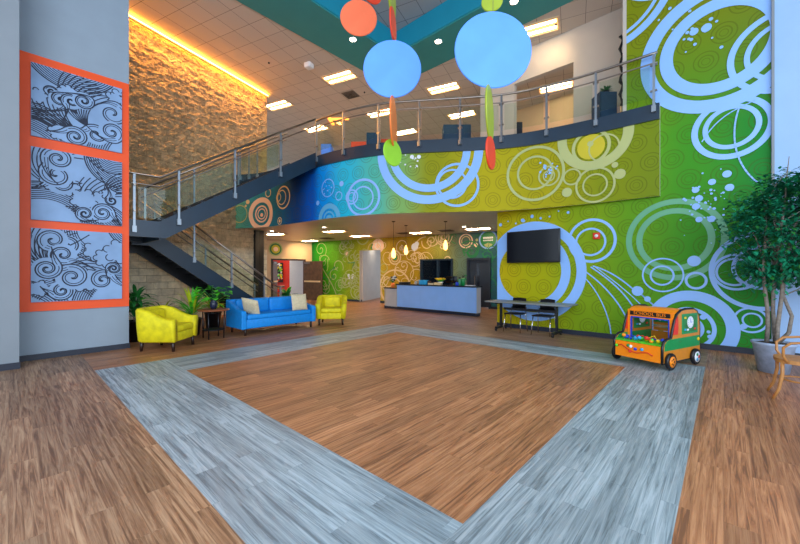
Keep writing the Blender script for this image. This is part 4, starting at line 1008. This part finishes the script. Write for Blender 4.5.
blade_plant((-9.9, 3.60, 0), (.15, .2), 'potted plant with yellow green leaves behind the left end of the sofa', 40, .45, .045, (.2, 1.3), 1.3, ['leaf4', 'leaf2'], 4, pot_h=.45, stem=.2, potmat='black')
blade_plant((-11.1, 6.42, 0), (.18, .24), 'potted plant with broad green leaves behind the sofa by the foot of the stairs', 36, .5, .06, (.3, 1.3), 1.1, ['leaf3', 'leaf2'], 5, pot_h=.5, stem=.2, potmat='bluep')
# plant in vase on side table
r = thing('vase_plant', (-8.60, 3.14, .655), 0, 'round leaved green plant in a dark blue vase on the side table', 'potted plant')
mb = MB(); mb.lathe([(0, 0), (.05, 0), (.085, .08), (.07, .16), (.05, .21), (.055, .22), (.045, .21), (.04, .15), (0, .12)]); mb.build('vase', W['vase'], r, local=True)
mb = MB(); rn = random.Random(9); mb2 = MB()
for i in range(38):
    a = rn.uniform(0, 6.28); el = rn.uniform(.1, 1.4); l_ = rn.uniform(.2, .42); e = Vector((cos(a)*cos(el), sin(a)*cos(el), sin(el)))*l_+Vector((0, 0, .2))
    mb2.tube([(0, 0, .18), e*.6+Vector((0, 0, .1)), e], .003, 5)
    leafblade(mb, e, (cos(a), sin(a), .1), .15, .065, .8, 0, 4)
mb.build('foliage', W['leaf2'], r, local=True); mb2.build('stem', W['leaf3'], r, local=True)

# ficus tree
fp = Vector((.55, 7.74, 0))
r = thing('ficus_tree', tuple(fp), 0, 'tall indoor ficus tree with grey trunks in a pale tub by the mural', 'tree')
mb = MB(); mb.lathe([(0, 0), (.17, 0), (.23, .40), (.25, .42), (.25, .45), (.22, .45), (.215, .42), (0, .42)], n=32); mb.build('pot', W['zinc'], r, local=True)
mb = MB(); mb.lathe([(0, .44), (.15, .435), (.215, .42)]); mb.build('soil', W['soil'], r, local=True)
rn = random.Random(4); mb = MB(); tips = []
for k, (bx, by, lean) in enumerate(((-.07, .0, -.03), (.01, .05, .02), (.05, -.04, .05), (.14, .03, .2))):
    pts = []; H = 2.05 if k < 3 else 1.9
    for i in range(9):
        t = i/8; pts.append(Vector((bx+lean*t+.02*sin(t*9+k*2), by+.02*cos(t*8+k), .42+H*t)))
    if k == 3:
        pts = [Vector((.06, .02, .45)), Vector((.16, .03, .6)), Vector((.19, .02, .85)), Vector((.10, .02, 1.15)), Vector((.12, .02, 1.6)), Vector((.2, .02, 2.1))]
    mb.tube(pts, [.028-.015*i/len(pts) for i in range(len(pts))], 8)
    for j in range(9):
        s = pts[rn.randint(len(pts)//2, len(pts)-1)]; a = rn.uniform(0, 6.28); e = s+Vector((.12+cos(a)*rn.uniform(.2, .55), .1+sin(a)*rn.uniform(.2, .55), rn.uniform(-.1, .75)))
        m_ = s.lerp(e, .5)+Vector((0, 0, .08)); mb.tube([s, m_, e], [.012, .008, .004], 5); tips.append((s, m_, e))
mb.build('trunk', W['bark'], r, local=True)
mb = MB(); fc = Vector((.33, .22, 2.12)); rad = Vector((.80, .80, .92))
cl = []
for i in range(250):
    while True:
        q = Vector((rn.uniform(-1, 1), rn.uniform(-1, 1), rn.uniform(-1, 1)))
        if .25 < q.length < 1: break
    c = fc+Vector((q.x*rad.x, q.y*rad.y, q.z*rad.z))
    if c.z < 1.75 and (c.xy-fc.xy).length < .22: continue
    cl.append(c)
for c in cl:
    out = (c-fc).normalized()
    for j in range(50):
        p = c+Vector((rn.gauss(0, .10), rn.gauss(0, .10), rn.gauss(0, .075))); a = rn.uniform(0, 6.28)
        d = (Vector((cos(a), sin(a), rn.uniform(-.9, .2)))+out*.5).normalized()
        leafblade(mb, p, d, rn.uniform(.065, .10), rn.uniform(.018, .027), .5, 0 if rn.random() < .85 else 1, 2, rnd=rn)
mb.build('foliage', [W['leaf'], W['leaf3']], r, local=True)

# bentwood armchair at the right edge, facing right
r = thing('bentwood_chair', (cos(YAW)*4.76-sin(YAW)*4.19, sin(YAW)*4.76+cos(YAW)*4.19, 0), 0, 'light bentwood armchair cut off by the right edge, in front of the ficus tub', 'chair')
BM = W['bentwood']
# local axes along camera right / forward
r0 = Vector((cos(YAW), sin(YAW), 0)); f0 = Vector((-sin(YAW), cos(YAW), 0)); zv = Vector((0, 0, 1))
rv = r0*.77-f0*.64; fv = r0*.64+f0*.77; c0 = r0*4.76+f0*4.19
def lc(a, b_, z): return c0+rv*a+fv*b_+zv*z
mb = MB(); pts = []
for i in range(28): a = 2*pi*i/28; pts.append((cos(a)*abs(cos(a))**-.35*.25 if abs(cos(a)) > .01 else 0, sin(a)*abs(sin(a))**-.35*.23 if abs(sin(a)) > .01 else 0))
M = Matrix(((rv.x, fv.x, 0, c0.x), (rv.y, fv.y, 0, c0.y), (0, 0, 1, .43), (0, 0, 0, 1)))
mb.prism(pts, .045, M); mb.build('seat', BM, r)
for a, b_ in ((-.20, -.17), (-.20, .17), (.20, -.17), (.20, .17)):
    mb = MB(); s = -1 if a < 0 else 1; mb.tube([lc(a, b_, .44), lc(a+.0*s, b_*1.02, .3), lc(a+.03*s, b_*1.08, .12), lc(a+.08*s, b_*1.15, 0)], [.019, .018, .016, .014], 10); mb.build('leg', BM, r)
mb = MB(); mb.tube([lc(.21*cos(k)*.9, .19*sin(k)*.9, .22) for k in [i*2*pi/24 for i in range(25)]], .010, 8); mb.build('stretcher_hoop', BM, r)
for b_ in (-.22, .22):
    mb = MB(); mb.tube([lc(-.16, b_*.9, .44), lc(-.20, b_, .52), lc(-.20, b_*1.05, .62), lc(-.14, b_*1.1, .68), lc(-.02, b_*1.12, .70), lc(.12, b_*1.1, .705), lc(.24, b_, .71)], .014, 10); mb.build('armrest', BM, r)
mb = MB(); mb.tube([lc(.20, -.18, .44), lc(.24, -.2, .7), lc(.27, -.17, .85), lc(.29, 0, .92), lc(.27, .17, .85), lc(.24, .2, .7), lc(.20, .18, .44)], .014, 10); mb.build('back_hoop', BM, r)

# ================================================================== RECEPTION
DY = 10.5; dx0, dx1 = -10.35, -6.12
dk = thing('reception_desk', (-8.2, 10.9, 0), 0, 'long reception desk with pale blue-white front panels and dark countertop', 'reception desk')
seams = [-9.72, -8.5, -7.3, dx1]
for a, c in zip(seams[:-1], seams[1:]):
    mb = MB(); mb.box(((a+c)/2, DY+.02, .55), (c-a-.006, .04, .86)); mb.build('front_panel', W['desk'], dk)
# lower curved end
mb = MB(); n = 10
pl = [(-9.735, DY)]+[(-10.25-.42*sin(R(90)*i/n), DY+.42-.42*cos(R(90)*i/n)) for i in range(n+1)]+[(-9.735, DY+.42)]
mb.prism(pl, .72, Matrix.Translation((0, 0, .1))); mb.build('low_end_panel', W['desksteel'], dk)
mb = MB(); mb.prism([(x+(-.03 if x < -9.8 else 0), y-(.03 if y < DY+.3 else -.03)) for x, y in pl], .035, Matrix.Translation((0, 0, .82))); mb.build('low_countertop', W['counter'], dk)
mb = MB(); mb.box(((-9.73+dx1)/2, DY+.185, .54), (dx1+9.73-.01, .28, .86)); mb.build('desk_body', W['desksteel'], dk)
mb = MB(); mb.box(((-9.73+dx1)/2, DY+.17, 1.0), (dx1+9.73+.05, .42, .045), bev=.006, seg=1); mb.build('countertop', W['counter'], dk)
mb = MB(); mb.box(((-10.5+dx1)/2, DY+.19, .055), (dx1+10.5-.08, .30, .108)); mb.build('toe_kick', W['base'], dk)
# things on the desk
TOPZ = 1.0235
def desk(px, D_=.3):
    D_ = .08+D_*.42; p = at_line(px, 280, (0, DY+D_), (-1, DY+D_)); return Vector((p.x, p.y, TOPZ))
def onbox(name, px, D_, d, m, label, cat, rz=0, bev=.01, z=None):
    p = desk(px, D_); p.z = z or TOPZ; mb = MB(); mb.box(p+Vector((0, 0, d[2]/2)), d, rz=rz, bev=bev); return tag(mb.build(name, W[m]), label, cat)
# monitor-like blue box
onbox('storage_box', 423.5, .25, (.32, .2, .17), 'cyanp', 'bright blue box on the desk counter in front of the window', 'box')
onbox('paper_tray', 432, .2, (.24, .2, .06), 'cream', 'low cream tray on the counter right of the blue box', 'tray')
onbox('paper_stack', 438, .0, (.26, .14, .09), 'ringtan', 'tan stack of papers on the counter under the yellow flowers', 'papers')
onbox('brochure_holder', 429.3, .35, (.12, .1, .14), 'darkwood', 'small brown brochure holder between the blue box and the cream tray', 'holder')
onbox('notepad', 470, .2, (.3, .22, .025), 'whitep', 'flat white pad at the right end of the counter', 'notepad')
onbox('cup', 416, .25, (.1, .1, .13), 'desksteel', 'small grey cup at the left of the blue box', 'cup', bev=.03)
def monitor(px, D_, label, rz=0):
    p = desk(px, D_); r = thing('computer_monitor', tuple(p), rz, label, 'monitor')
    mb = MB(); mb.box((0, 0, .0075), (.2, .16, .015)); mb.build('stand', W['black'], r, local=True)
    mb = MB(); mb.box((0, 0, .06), (.05, .03, .1)); mb.build('neck', W['black'], r, local=True)
    mb = MB(); mb.box((0, 0, .2), (.42, .03, .24), bev=.008); mb.build('screen', W['tv'], r, local=True)
monitor(451.5, .3, 'dark computer monitor on the counter right of the yellow flowers', .15)
def flowers(px, D_, label):
    p = desk(px, D_); r = thing('flower_pot', tuple(p), 0, label, 'flowers'); rn = random.Random(3)
    mb = MB(); pot(mb, (0, 0, 0), .07, .1, .11); mb.build('pot', W['whitep'], r, local=True)
    mb = MB(); mb2 = MB()
    for i in range(40):
        a = rn.uniform(0, 6.28); q = rn.uniform(0, .24); c = Vector((q*cos(a), q*sin(a)*.6, .19+rn.uniform(0, .05)))
        mb.lathe([(0, -.012), (.028, 0), (.02, .02), (0, .022)], c=c, n=8); mb2.tube([(0, 0, .1), c], .004, 4)
    mb.build('blossoms', W['yellowp'], r, local=True); mb2.build('stem', W['leaf2'], r, local=True)
flowers(440.5, .55, 'pot of yellow flowers on the reception counter')
def bottle(px, D_, m, label, h=.26, r_=.055):
    p = desk(px, D_); r = thing('pump_bottle', tuple(p), 0, label, 'bottle')
    mb = MB(); mb.lathe([(0, 0), (r_, 0), (r_, h*.62), (r_*.4, h*.78), (0, h*.78)]); mb.build('body', W[m], r, local=True)
    mb = MB(); mb.lathe([(r_*.3, h*.78), (r_*.3, h*.92), (0, h*.92)]); mb.box((r_*.3, 0, h*.95), (r_*1.3, .03, .02)); mb.build('pump', W['black'], r, local=True)
bottle(463, .3, 'busgreen', 'tall teal green bottle with black top on the counter near its right end', .36, .075); bottle(459.5, .25, 'ringteal', 'shorter pale teal bottle left of the tall green one', .3, .05)
bottle(457, .0, 'bluep', 'small deep blue bottle beside the monitor', .17, .06)
# phone and bust-like plant on low end
p = Vector((-10.15, DY+.22, .856)); r = thing('desk_bouquet', tuple(p), 0, 'white and black flower arrangement in an orange vase on the low end of the desk', 'flowers'); rn = random.Random(6)
mb = MB(); mb.lathe([(0, 0), (.07, 0), (.09, .1), (.06, .2), (0, .2)]); mb.build('vase', W['discorange'], r, local=True)
mb = MB(); mb3 = MB()
for i in range(22): mb.lathe([(0, -.03), (.05, 0), (.03, .035), (0, .04)], c=(rn.gauss(.05, .09), rn.gauss(0, .06), .28+rn.uniform(0, .2)), n=8, m=rn.choice((0, 0, 1)))
mb.build('blossoms', [W['whitep'], W['black']], r, local=True)
for i in range(10): leafblade(mb3, (0, 0, .18), (rn.uniform(-1, 1), rn.uniform(-1, 1), .7), .28, .03, .6)
mb3.build('leaves', W['leaf3'], r, local=True)
p = Vector((-9.5, DY+.17, TOPZ)); mb = MB(); mb.box(p+Vector((.05, 0, .04)), (.45, .22, .08), bev=.02); tag(mb.build('desk_phone', W['black']), 'black telephone on the left end of the main counter', 'telephone')

# pendants
def pendant(px, py, D, label):
    p = at_D(px, py, D); r = thing('pendant_lamp', (p.x, p.y, 3.15), 0, label, 'pendant lamp', 'teardrop pendant lamps over the desk')
    mb = MB(); mb.lathe([(0, 0), (.06, 0), (.06, -.02), (0, -.03)]); mb.build('canopy', W['black'], r, local=True)
    zz = p.z-3.15; mb = MB(); mb.tube([(0, 0, -.02), (0, 0, zz+.18)], .006, 6); mb.build('cord', W['black'], r, local=True)
    mb = MB(); mb.lathe([(0, zz+.18), (.02, zz+.17), (.055, zz+.07), (.075, zz-.04), (.062, zz-.11), (.03, zz-.15), (0, zz-.155)], n=20); mb.build('glass_shade', PEND, r, local=True)
pendant(393.5, 253.5, 11.6, 'leftmost glowing teardrop pendant over the low end of the desk'); pendant(406, 250.5, 12.6, 'middle glowing teardrop pendant over the reception desk'); pendant(445.5, 245.5, 11.6, 'rightmost glowing teardrop pendant above the yellow flowers')

# ================================================================== TABLE, CHAIRS, TV
t = thing('folding_table', (-3.55, 8.62, 0), 0, 'long grey topped rolling table with black legs against the green wall under the television', 'table')
mb = MB(); mb.box((0, 0, .74), (2.06, .68, .035), bev=.008); mb.build('table_top', W['grey'], t, local=True)
for sx in (-.74, .66):
    mb = MB(); mb.box((sx, 0, .40), (.05, .06, .64)); mb.box((sx, 0, .085), (.06, .56, .05)); mb.box((sx, 0, .705), (.08, .5, .03)); lg = mb.build('leg', W['black'], t, local=True)
    for sy in (-.27, .27):
        mb = MB(); mb.lathe([(0, -.02), (.035, -.02), (.035, .02), (0, .02)], n=16, M=Matrix.Translation((sx, sy, .036)) @ Matrix.Rotation(pi/2, 4, 'Y')); c = mb.build('caster', W['black'], lg, local=True)
mb = MB(); mb.box((-.04, .1, .55), (1.34, .03, .06)); mb.build('crossbar', W['black'], t, local=True)
def wallchair(x, label):
    r = thing('stacking_chair', (x, 8.62, 0), 0, label, 'chair', 'black chairs tucked under the long table')
    mb = MB(); mb.box((0, 0, .455), (.44, .40, .03), bev=.012); mb.build('seat', W['black'], r, local=True)
    mb = MB(); n = 10; vs = []
    for i in range(n+1):
        a = (i/n-.5)*1.6
        for (z, o) in ((.56, 0), (.70, .03), (.84, .06)):
            vs.append(Vector((.25*sin(a), .14+.11*cos(a)+o*.7, z+(-.02*abs(a) if z > .8 else 0))))
    fs = [(i*3+j, i*3+j+1, i*3+j+4, i*3+j+3) for i in range(n) for j in range(2)]
    mb.mesh(vs, fs, 0, True); b_ = mb.build('backrest', W['black'], r, local=True); s = b_.modifiers.new('t', 'SOLIDIFY'); s.thickness = .02
    for sx in (-1, 1):
        mb = MB(); mb.tube([(sx*.2, -.15, .44), (sx*.22, -.22, 0)], .011, 8); mb.build('leg', W['chrome'], r, local=True)
        mb = MB(); mb.tube([(sx*.19, .22, .60), (sx*.2, .16, .44), (sx*.22, .22, 0)], .011, 8); mb.build('leg', W['chrome'], r, local=True)
    return r
c1 = wallchair(-3.90, 'black chair with chrome legs tucked under the left half of the long table')
copy_thing(c1, (-3.19, 8.62, 0), 0, 'black chair with chrome legs tucked under the right half of the long table')
r = thing('television', (-3.6, 9.0, 1.74), 0, 'wide black flat television mounted on the green wall above the long table', 'television')
mb = MB(); mb.box((-3.61, 8.98, 2.15), (1.36, .06, .82), bev=.01); mb.build('housing', W['black'], r)
mb = MB(); mb.box((-3.61, 8.947, 2.155), (1.30, .006, .75)); mb.build('screen', W['tv'], r)
mb = MB(); mb.box((-3.61, 9.055, 2.15), (.5, .1, .4)); mb.build('wall_mount', W['black'], r)
p = at_Y(596.8, 236, GY); r = thing('fire_alarm', (p.x, GY-.03, p.z), 0, 'small square red fire alarm on the green wall inside the thin white ring', 'fire alarm')
mb = MB(); mb.box((p.x, GY-.025, p.z), (.15, .04, .15), bev=.01); mb.build('housing', W['red'], r)
mb = MB(); mb.lathe([(0, 0), (.04, 0), (.035, .02), (0, .025)], n=16, M=Matrix.Translation((p.x, GY-.045, p.z)) @ Matrix.Rotation(pi/2, 4, 'X')); mb.build('strobe', W['whitep'], r)

# ================================================================== TOY BUS
bo = Vector((-1.39, 6.93, 0)); be = Vector((-.68, 6.67, 0)); ax = (be-bo).normalized(); ay = Vector((-ax.y, ax.x, 0)); BW = (be-bo).length
BA = math.atan2(ax.y, ax.x)
r = thing('toy_bus', (bo.x, bo.y, 0), BA, 'orange and green wooden play school bus with black trim and activity panels', 'toy bus')
# local frame: x across the front (0..BW), y backwards along the side, z up
SLn = 1.12
side = [(0, .10), (0, .34), (.03, .42), (.10, .46), (.22, .475), (.26, .60), (.31, .74), (.38, .84), (.48, .89), (.60, .905), (.82, .90), (.92, .86), (.98, .76), (1.0, .6), (1.0, .10)]; side = [(y*SLn, z) for y, z in side]
def sideM(x): return Matrix(((0, 0, 1, x), (1, 0, 0, 0), (0, 1, 0, 0), (0, 0, 0, 1)))
for x in (0, BW-.03):
    mb = MB(); mb.prism(side, .03, sideM(x)); sp = mb.build('side_panel', W['busbrown'], r, local=True)
    mb = MB(); mb.tube([(x+.015, y, z) for y, z in side]+[(x+.015, side[0][0], side[0][1])], .019, 6); mb.build('black_edging', W['black'], sp, local=True)
    for s_ in (1, -1):
        xo = x+.03 if s_ == 1 else x-.004
        mb = MB(); mb.prism([(.03, .29), (1.10, .29), (1.10, .46), (.2, .46), (.10, .44), (.04, .39)], .004, sideM(xo)); mb.build('green_band', W['busgreen'], sp, local=True)
        mb = MB(); mb.prism([(.54, .51), (1.03, .51), (1.03, .83), (.54, .83)], .005, sideM(xo)); mb.build('window_panel', W['busgreen'], sp, local=True)
        mb = MB(); mb.prism([(.58, .54), (.99, .54), (.99, .80), (.58, .80)], .007, sideM(xo-.0 if s_ == 1 else xo-.003)); mb.build('activity_board', W['leaf3'], sp, local=True)
        c = (x+.037 if s_ == 1 else x-.012)
        mb = MB(); mb.lathe([(0, 0), (.095, 0), (.095, .005), (0, .005)], n=28, smooth=False, M=Matrix.Translation((c, .79, .69)) @ Matrix.Rotation(pi/2, 4, 'Y')); mb.box((c+.006*s_, .79, .72), (.004, .008, .06), m=1); mb.box((c+.006*s_, .81, .69), (.004, .05, .008), m=1)
        for k in range(12): mb.box((c+.006*s_, .79+.078*cos(k*pi/6), .69+.078*sin(k*pi/6)), (.004, .008, .008), m=1)
        mb.build('clock_face', [W['whitep'], W['bluep']], sp, local=True)
        mb = MB(); mb.prism([(.28, .52), (.42, .52), (.43, .62), (.42, .80), (.36, .76), (.31, .64)], .006, sideM(xo)); mb.build('side_window', W['red'], sp, local=True)
        for yy, zz, mm_ in ((.63, .58, 'cyanp'), (.71, .575, 'whitep'), (.93, .58, 'red'), (.63, .77, 'yellowp')):
            mb = MB(); mb.box((c, yy, zz), (.012, .05, .03)); mb.build('block', W[mm_], sp, local=True)
# front lower box and shelf
mb = MB(); mb.box((BW/2, .012, .23), (BW-.06, .024, .25)); fp_ = mb.build('front_panel', W['busorange'], r, local=True)
mb = MB(); mb.tube([(.08, -.012, .27), (.14, -.016, .30), (.22, -.016, .25), (.30, -.016, .21), (.38, -.016, .20), (.46, -.016, .22), (.54, -.016, .235), (.62, -.016, .20)], .008, 6); mb.build('wavy_track', W['red'], fp_, local=True)
for i, (x, z, m_) in enumerate(((.06, .27, 'leaf2'), (.25, .30, 'busgreen'), (.29, .29, 'whitep'), (.36, .26, 'bluep'), (.46, .27, 'cyanp'), (.28, .21, 'red'))):
    mb = MB(); mb.lathe([(0, -.026), (.018, -.018), (.026, 0), (.018, .018), (0, .026)], c=(x, -.016, z), n=14); mb.build('bead', W[m_], fp_, local=True)
mb = MB(); mb.box((BW/2, .18, .37), (BW-.06, .34, .02)); mb.build('shelf', W['leaf2'], r, local=True)
rn = random.Random(12)
for i in range(14):
    mb = MB(); q = rn.uniform(.022, .036); c = (rn.uniform(.07, BW-.08), rn.uniform(.05, .26), .38+q+rn.choice((0, .03)))
    mb.lathe([(0, -q), (q*.7, -q*.7), (q, 0), (q*.7, q*.7), (0, q)], c=c, n=12); mb.build('bead', W[('red', 'bluep', 'yellowp', 'cyanp', 'leaf2', 'busorange')[i % 6]], r, local=True)
for k in range(3):
    mb = MB(); x = .12+.17*k; mb.tube([(x, .1+.03*k, .37), (x+.02, .1, .44), (x+.1, .14, .45+.02*k), (x+.15, .2, .37)], .006, 6); mb.build('bead_wire', W[('bluep', 'red', 'yellowp')[k]], r, local=True)
# windscreen frame with sign header
mb = MB(); mb.box((BW/2, .37, .80), (BW-.06, .024, .12)); mb.build('sign_header', W['busorange'], r, local=True)
for x in (.06, BW-.06): mb = MB(); mb.box((x, .36, .56), (.05, .024, .38)); mb.build('windscreen_post', W['busorange'], r, local=True)
mb = MB()
for x in (.09, BW-.09): mb.box((x, .357, .565), (.018, .028, .35))
for z in (.40, .735): mb.box((BW/2, .357, z), (BW-.17, .028, .018))
mb.build('windscreen_frame', W['bluep'], r, local=True)
mb = MB(); mb.box((BW/2, .353, .80), (BW-.14, .01, .07), bev=.004, seg=1); sg = mb.build('sign_plate', W['black'], r, local=True)
cu = bpy.data.curves.new('lettering', 'FONT'); cu.body = 'SCHOOL BUS'; cu.size = .075; cu.extrude = .002; cu.align_x = 'CENTER'; cu.align_y = 'CENTER'; cu.space_character = 1.12
tmp = bpy.data.objects.new('tmp_text', cu); COL.objects.link(tmp); bpy.context.view_layer.update()
me = bpy.data.meshes.new_from_object(tmp.evaluated_get(bpy.context.evaluated_depsgraph_get())); bpy.data.objects.remove(tmp)
me.transform(Matrix.Translation((BW/2, .345, .80)) @ Matrix.Rotation(pi/2, 4, 'X')); me.materials.clear(); me.materials.append(W['busorange'])
lt = bpy.data.objects.new('lettering', me); COL.objects.link(lt); lt.parent = sg
# roof, back panel with window
mb = MB(); roof = [(.36, .84), (.48, .895), (.62, .91), (.62, .895), (.48, .875), (.37, .82)]
mb.prism(roof, BW-.06, sideM(.03)); mb.build('roof', W['busorange'], r, local=True)
mb = MB(); mb.box((BW/2, 1.09, .27), (BW-.06, .024, .34)); mb.box((BW*.30, 1.09, .66), (BW*.42, .024, .42)); mb.box((BW/2, 1.09, .83), (BW-.06, .024, .06)); bp_ = mb.build('back_panel', W['busbrown'], r, local=True)
mb = MB(); mb.box((BW*.28, 1.072, .70), (BW*.36, .008, .2)); mb.build('picture_board', W['busgreen'], bp_, local=True)
for k in range(8): mb = MB(); mb.box((.1+.028*k, .064+1, .70+.05*(k % 3-1)), (.03, .008, .04)); mb.build('block', W[('red', 'yellowp', 'cyanp', 'whitep')[k % 4]], bp_, local=True)
mb = MB(); mb.box((BW*.28, 1.072, .53), (BW*.36, .01, .05)); mb.build('mirror_strip', W['chrome'], bp_, local=True)
for x, s_ in ((-.03, -1), (BW+.03, 1)):
    for y, mm_ in ((.15, 'busorange'), (.90, 'whitep')):
        M = Matrix.Translation((x, y, .13)) @ Matrix.Rotation(pi/2, 4, 'Y')
        mb = MB(); mb.lathe([(0, -.025), (.12, -.025), (.13, -.012), (.13, .012), (.12, .025), (0, .025)], n=32, M=M, smooth=False); wh = mb.build('wheel', W['black'], r, local=True)
        mb = MB(); mb.lathe([(0, .0), (.085, .0), (.085, .006), (0, .006)], n=28, M=Matrix.Translation((x+(.025 if s_ > 0 else -.031), y, .13)) @ Matrix.Rotation(pi/2, 4, 'Y')); hb = mb.build('hub', W[mm_], wh, local=True)
        mb = MB(); xx = x+(.034 if s_ > 0 else -.034)
        for k in range(5 if mm_ == 'busorange' else 3):
            a = k*2*pi/(5 if mm_ == 'busorange' else 3)
            mb.lathe([(0, 0), (.014 if mm_ == 'busorange' else .028, 0), (0, .004)], n=10, m=(0 if mm_ == 'busorange' else k+1), M=Matrix.Translation((xx, y+.04*cos(a), .13+.045*sin(a))) @ Matrix.Rotation(pi/2*s_, 4, 'Y'))
        mb.build('spots', [W['black'], W['red'], W['busgreen'], W['cyanp']], wh, local=True)
# tail lamp
mb = MB(); mb.lathe([(0, 0), (.03, 0), (.025, .012), (0, .015)], n=14, M=Matrix.Translation((BW+.004, 1.05, .40)) @ Matrix.Rotation(pi/2, 4, 'Y')); mb.build('tail_lamp', W['yellowp'], r, local=True)

# ================================================================== HANGING DISCS
def disc(px, py, rpx_h, ratio, D, m, label, top=None, tilt=0, twist=None):
    """rpx_h: vertical radius in pixels, ratio: width/height"""
    p = at_D(px, py, D); R_ = rpx_h*D/356
    rr = ray(px); va = math.atan2(rr.y, rr.x)   # direction of sight
    ang = va+(math.acos(min(1, max(0, ratio))))
    r = thing('hanging_disc', tuple(p), ang, label, 'hanging disc')
    M = Matrix.Rotation(R(tilt), 4, 'X') @ Matrix.Rotation(pi/2, 4, 'Y')
    mb = MB(); mb.lathe([(0, -.012), (R_-.008, -.012), (R_, 0), (R_-.008, .012), (0, .012)], n=64, M=M, smooth=False); mb.build('disc', W[m], r, local=True)
    zt = (top if top is not None else CZ+.02)-p.z
    mb = MB(); mb.tube([(0, 0, R_-.01), (0, 0, zt)], .003, 5); mb.build('cable', W['steel'], r, local=True)
disc(392.3, 69, 29, 1, 5.3, 'discblue', 'blue hanging disc left of centre, below the coral disc')
disc(493, 50, 38.5, .97, 4.6, 'discblue', 'largest blue hanging disc, right of centre')
disc(358.7, 18, 18.3, 1, 5.9, 'disccoral', 'coral orange hanging disc at the top left of the group')
disc(370, -12, 15, .8, 6.0, 'discred', 'orange-red hanging disc cut by the top edge behind the coral disc')
disc(391.5, -8, 24, .17, 5.3, 'discolive', 'olive green hanging disc turned edge on at the top of the left string')
disc(393, 24.5, 15, .2, 5.3, 'discred', 'red hanging disc turned edge on above the left blue disc', top=4.8)
disc(393.5, 123, 25, .13, 5.3, 'discorange', 'orange hanging disc turned edge on below the left blue disc', top=4.1)
disc(392.6, 153, 13.3, .68, 5.25, 'discgreen', 'bright green tilted oval disc lowest on the left string', top=3.4)
disc(492, 1.5, 10.5, 1, 4.7, 'discolive', 'small olive disc above the largest blue disc')
disc(489.7, 114, 27, .13, 4.6, 'discolive', 'olive green disc turned edge on below the largest blue disc', top=3.9)
disc(490.7, 153, 16.5, .26, 4.6, 'discred', 'orange-red narrow disc lowest on the right string', top=3.25)

# ================================================================== UPSTAIRS FURNISHINGS
def cab(px0, px1, pytop, D, m, label, name='cabinet', cat='cabinet', dep=.5):
    a, c = at_D(px0, pytop, D), at_D(px1, pytop, D); w = (a-c).length; md_ = (a+c)/2; d = (c-a)
    r = thing(name, (md_.x, md_.y, FLR), math.atan2(d.y, d.x), label, cat); h = a.z-FLR
    mb = MB(); mb.box((0, dep/2, h/2), (w, dep, h)); mb.build('body', W[m], r, local=True)
    mb = MB(); mb.box((0, -.012, h/2), (w*.9, .02, h*.92)); mb.build('front_panel', W[m], r, local=True)
cab(366.5, 379, 132.5, 12.5, 'cubicle', 'dark blue cabinet behind the balcony rail left of the green oval disc')
cab(443.5, 471, 124.5, 13.5, 'cubicle', 'wide dark blue cabinet behind the balcony rail under a ceiling light')
cab(477, 481, 131, 13.5, 'cubicle', 'narrow dark blue cabinet behind the balcony rail left of the grey wall') if False else None
cab(351, 366, 141.5, 12.2, 'cubered', 'low orange-red screen behind the balcony rail, left of the dark blue cabinet', 'partition', 'partition', .08)
cab(381, 395, 139, 13, 'cubered', 'low orange-red screen behind the balcony rail, right of the dark blue cabinet', 'partition', 'partition', .08)
cab(321, 331, 144, 12.4, 'discblue', 'pale blue low cabinet behind the rail at the stair head')
cab(514, 522.5, 122, 13.9, 'doorblue', 'dark blue locker inside the upstairs opening', dep=.4)
cab(600, 617, 91.5, 9.0, 'cubicle', 'dark blue cabinet against the upstairs white wall by the end of the rail', dep=.4)
p = at_D(606, 90, 9.15); mb = MB(); rn = random.Random(2)
r = thing('cabinet_plant', (p.x, p.y, at_D(600, 91.5, 9.0).z), 0, 'small dark green plant on the dark blue cabinet upstairs', 'potted plant')
mbp = MB(); mbp.lathe([(0, 0), (.06, 0), (.08, .08), (0, .08)]); mbp.build('pot', W['black'], r, local=True)
for i in range(30): a = rn.uniform(0, 6.28); leafblade(mb, (0, 0, .07), (cos(a), sin(a), rn.uniform(.2, 1.4)), .18, .02, .8)
mb.build('foliage', W['leaf3'], r, local=True)
p = at_D(621.2, 69, 8.6); mb = MB(); pts = [(p.x+.03*sin(i*1.7), p.y, p.z-.9+i*.1) for i in range(18)]; mb.tube(pts, [.03+.012*sin(i*2.3) for i in range(18)], 8)
r = thing('wall_sculpture', (p.x, p.y, FLR), 0, 'tall thin dark twisted sculpture standing at the right end of the balcony', 'sculpture')
mb.build('twisted_stem', W['black'], r); mb = MB(); mb.box((p.x, p.y, FLR+.02), (.22, .22, .04)); mb.tube([(p.x, p.y, FLR+.03), (p.x, p.y, p.z-.88)], .025); mb.build('stand', W['ringtan'], r)
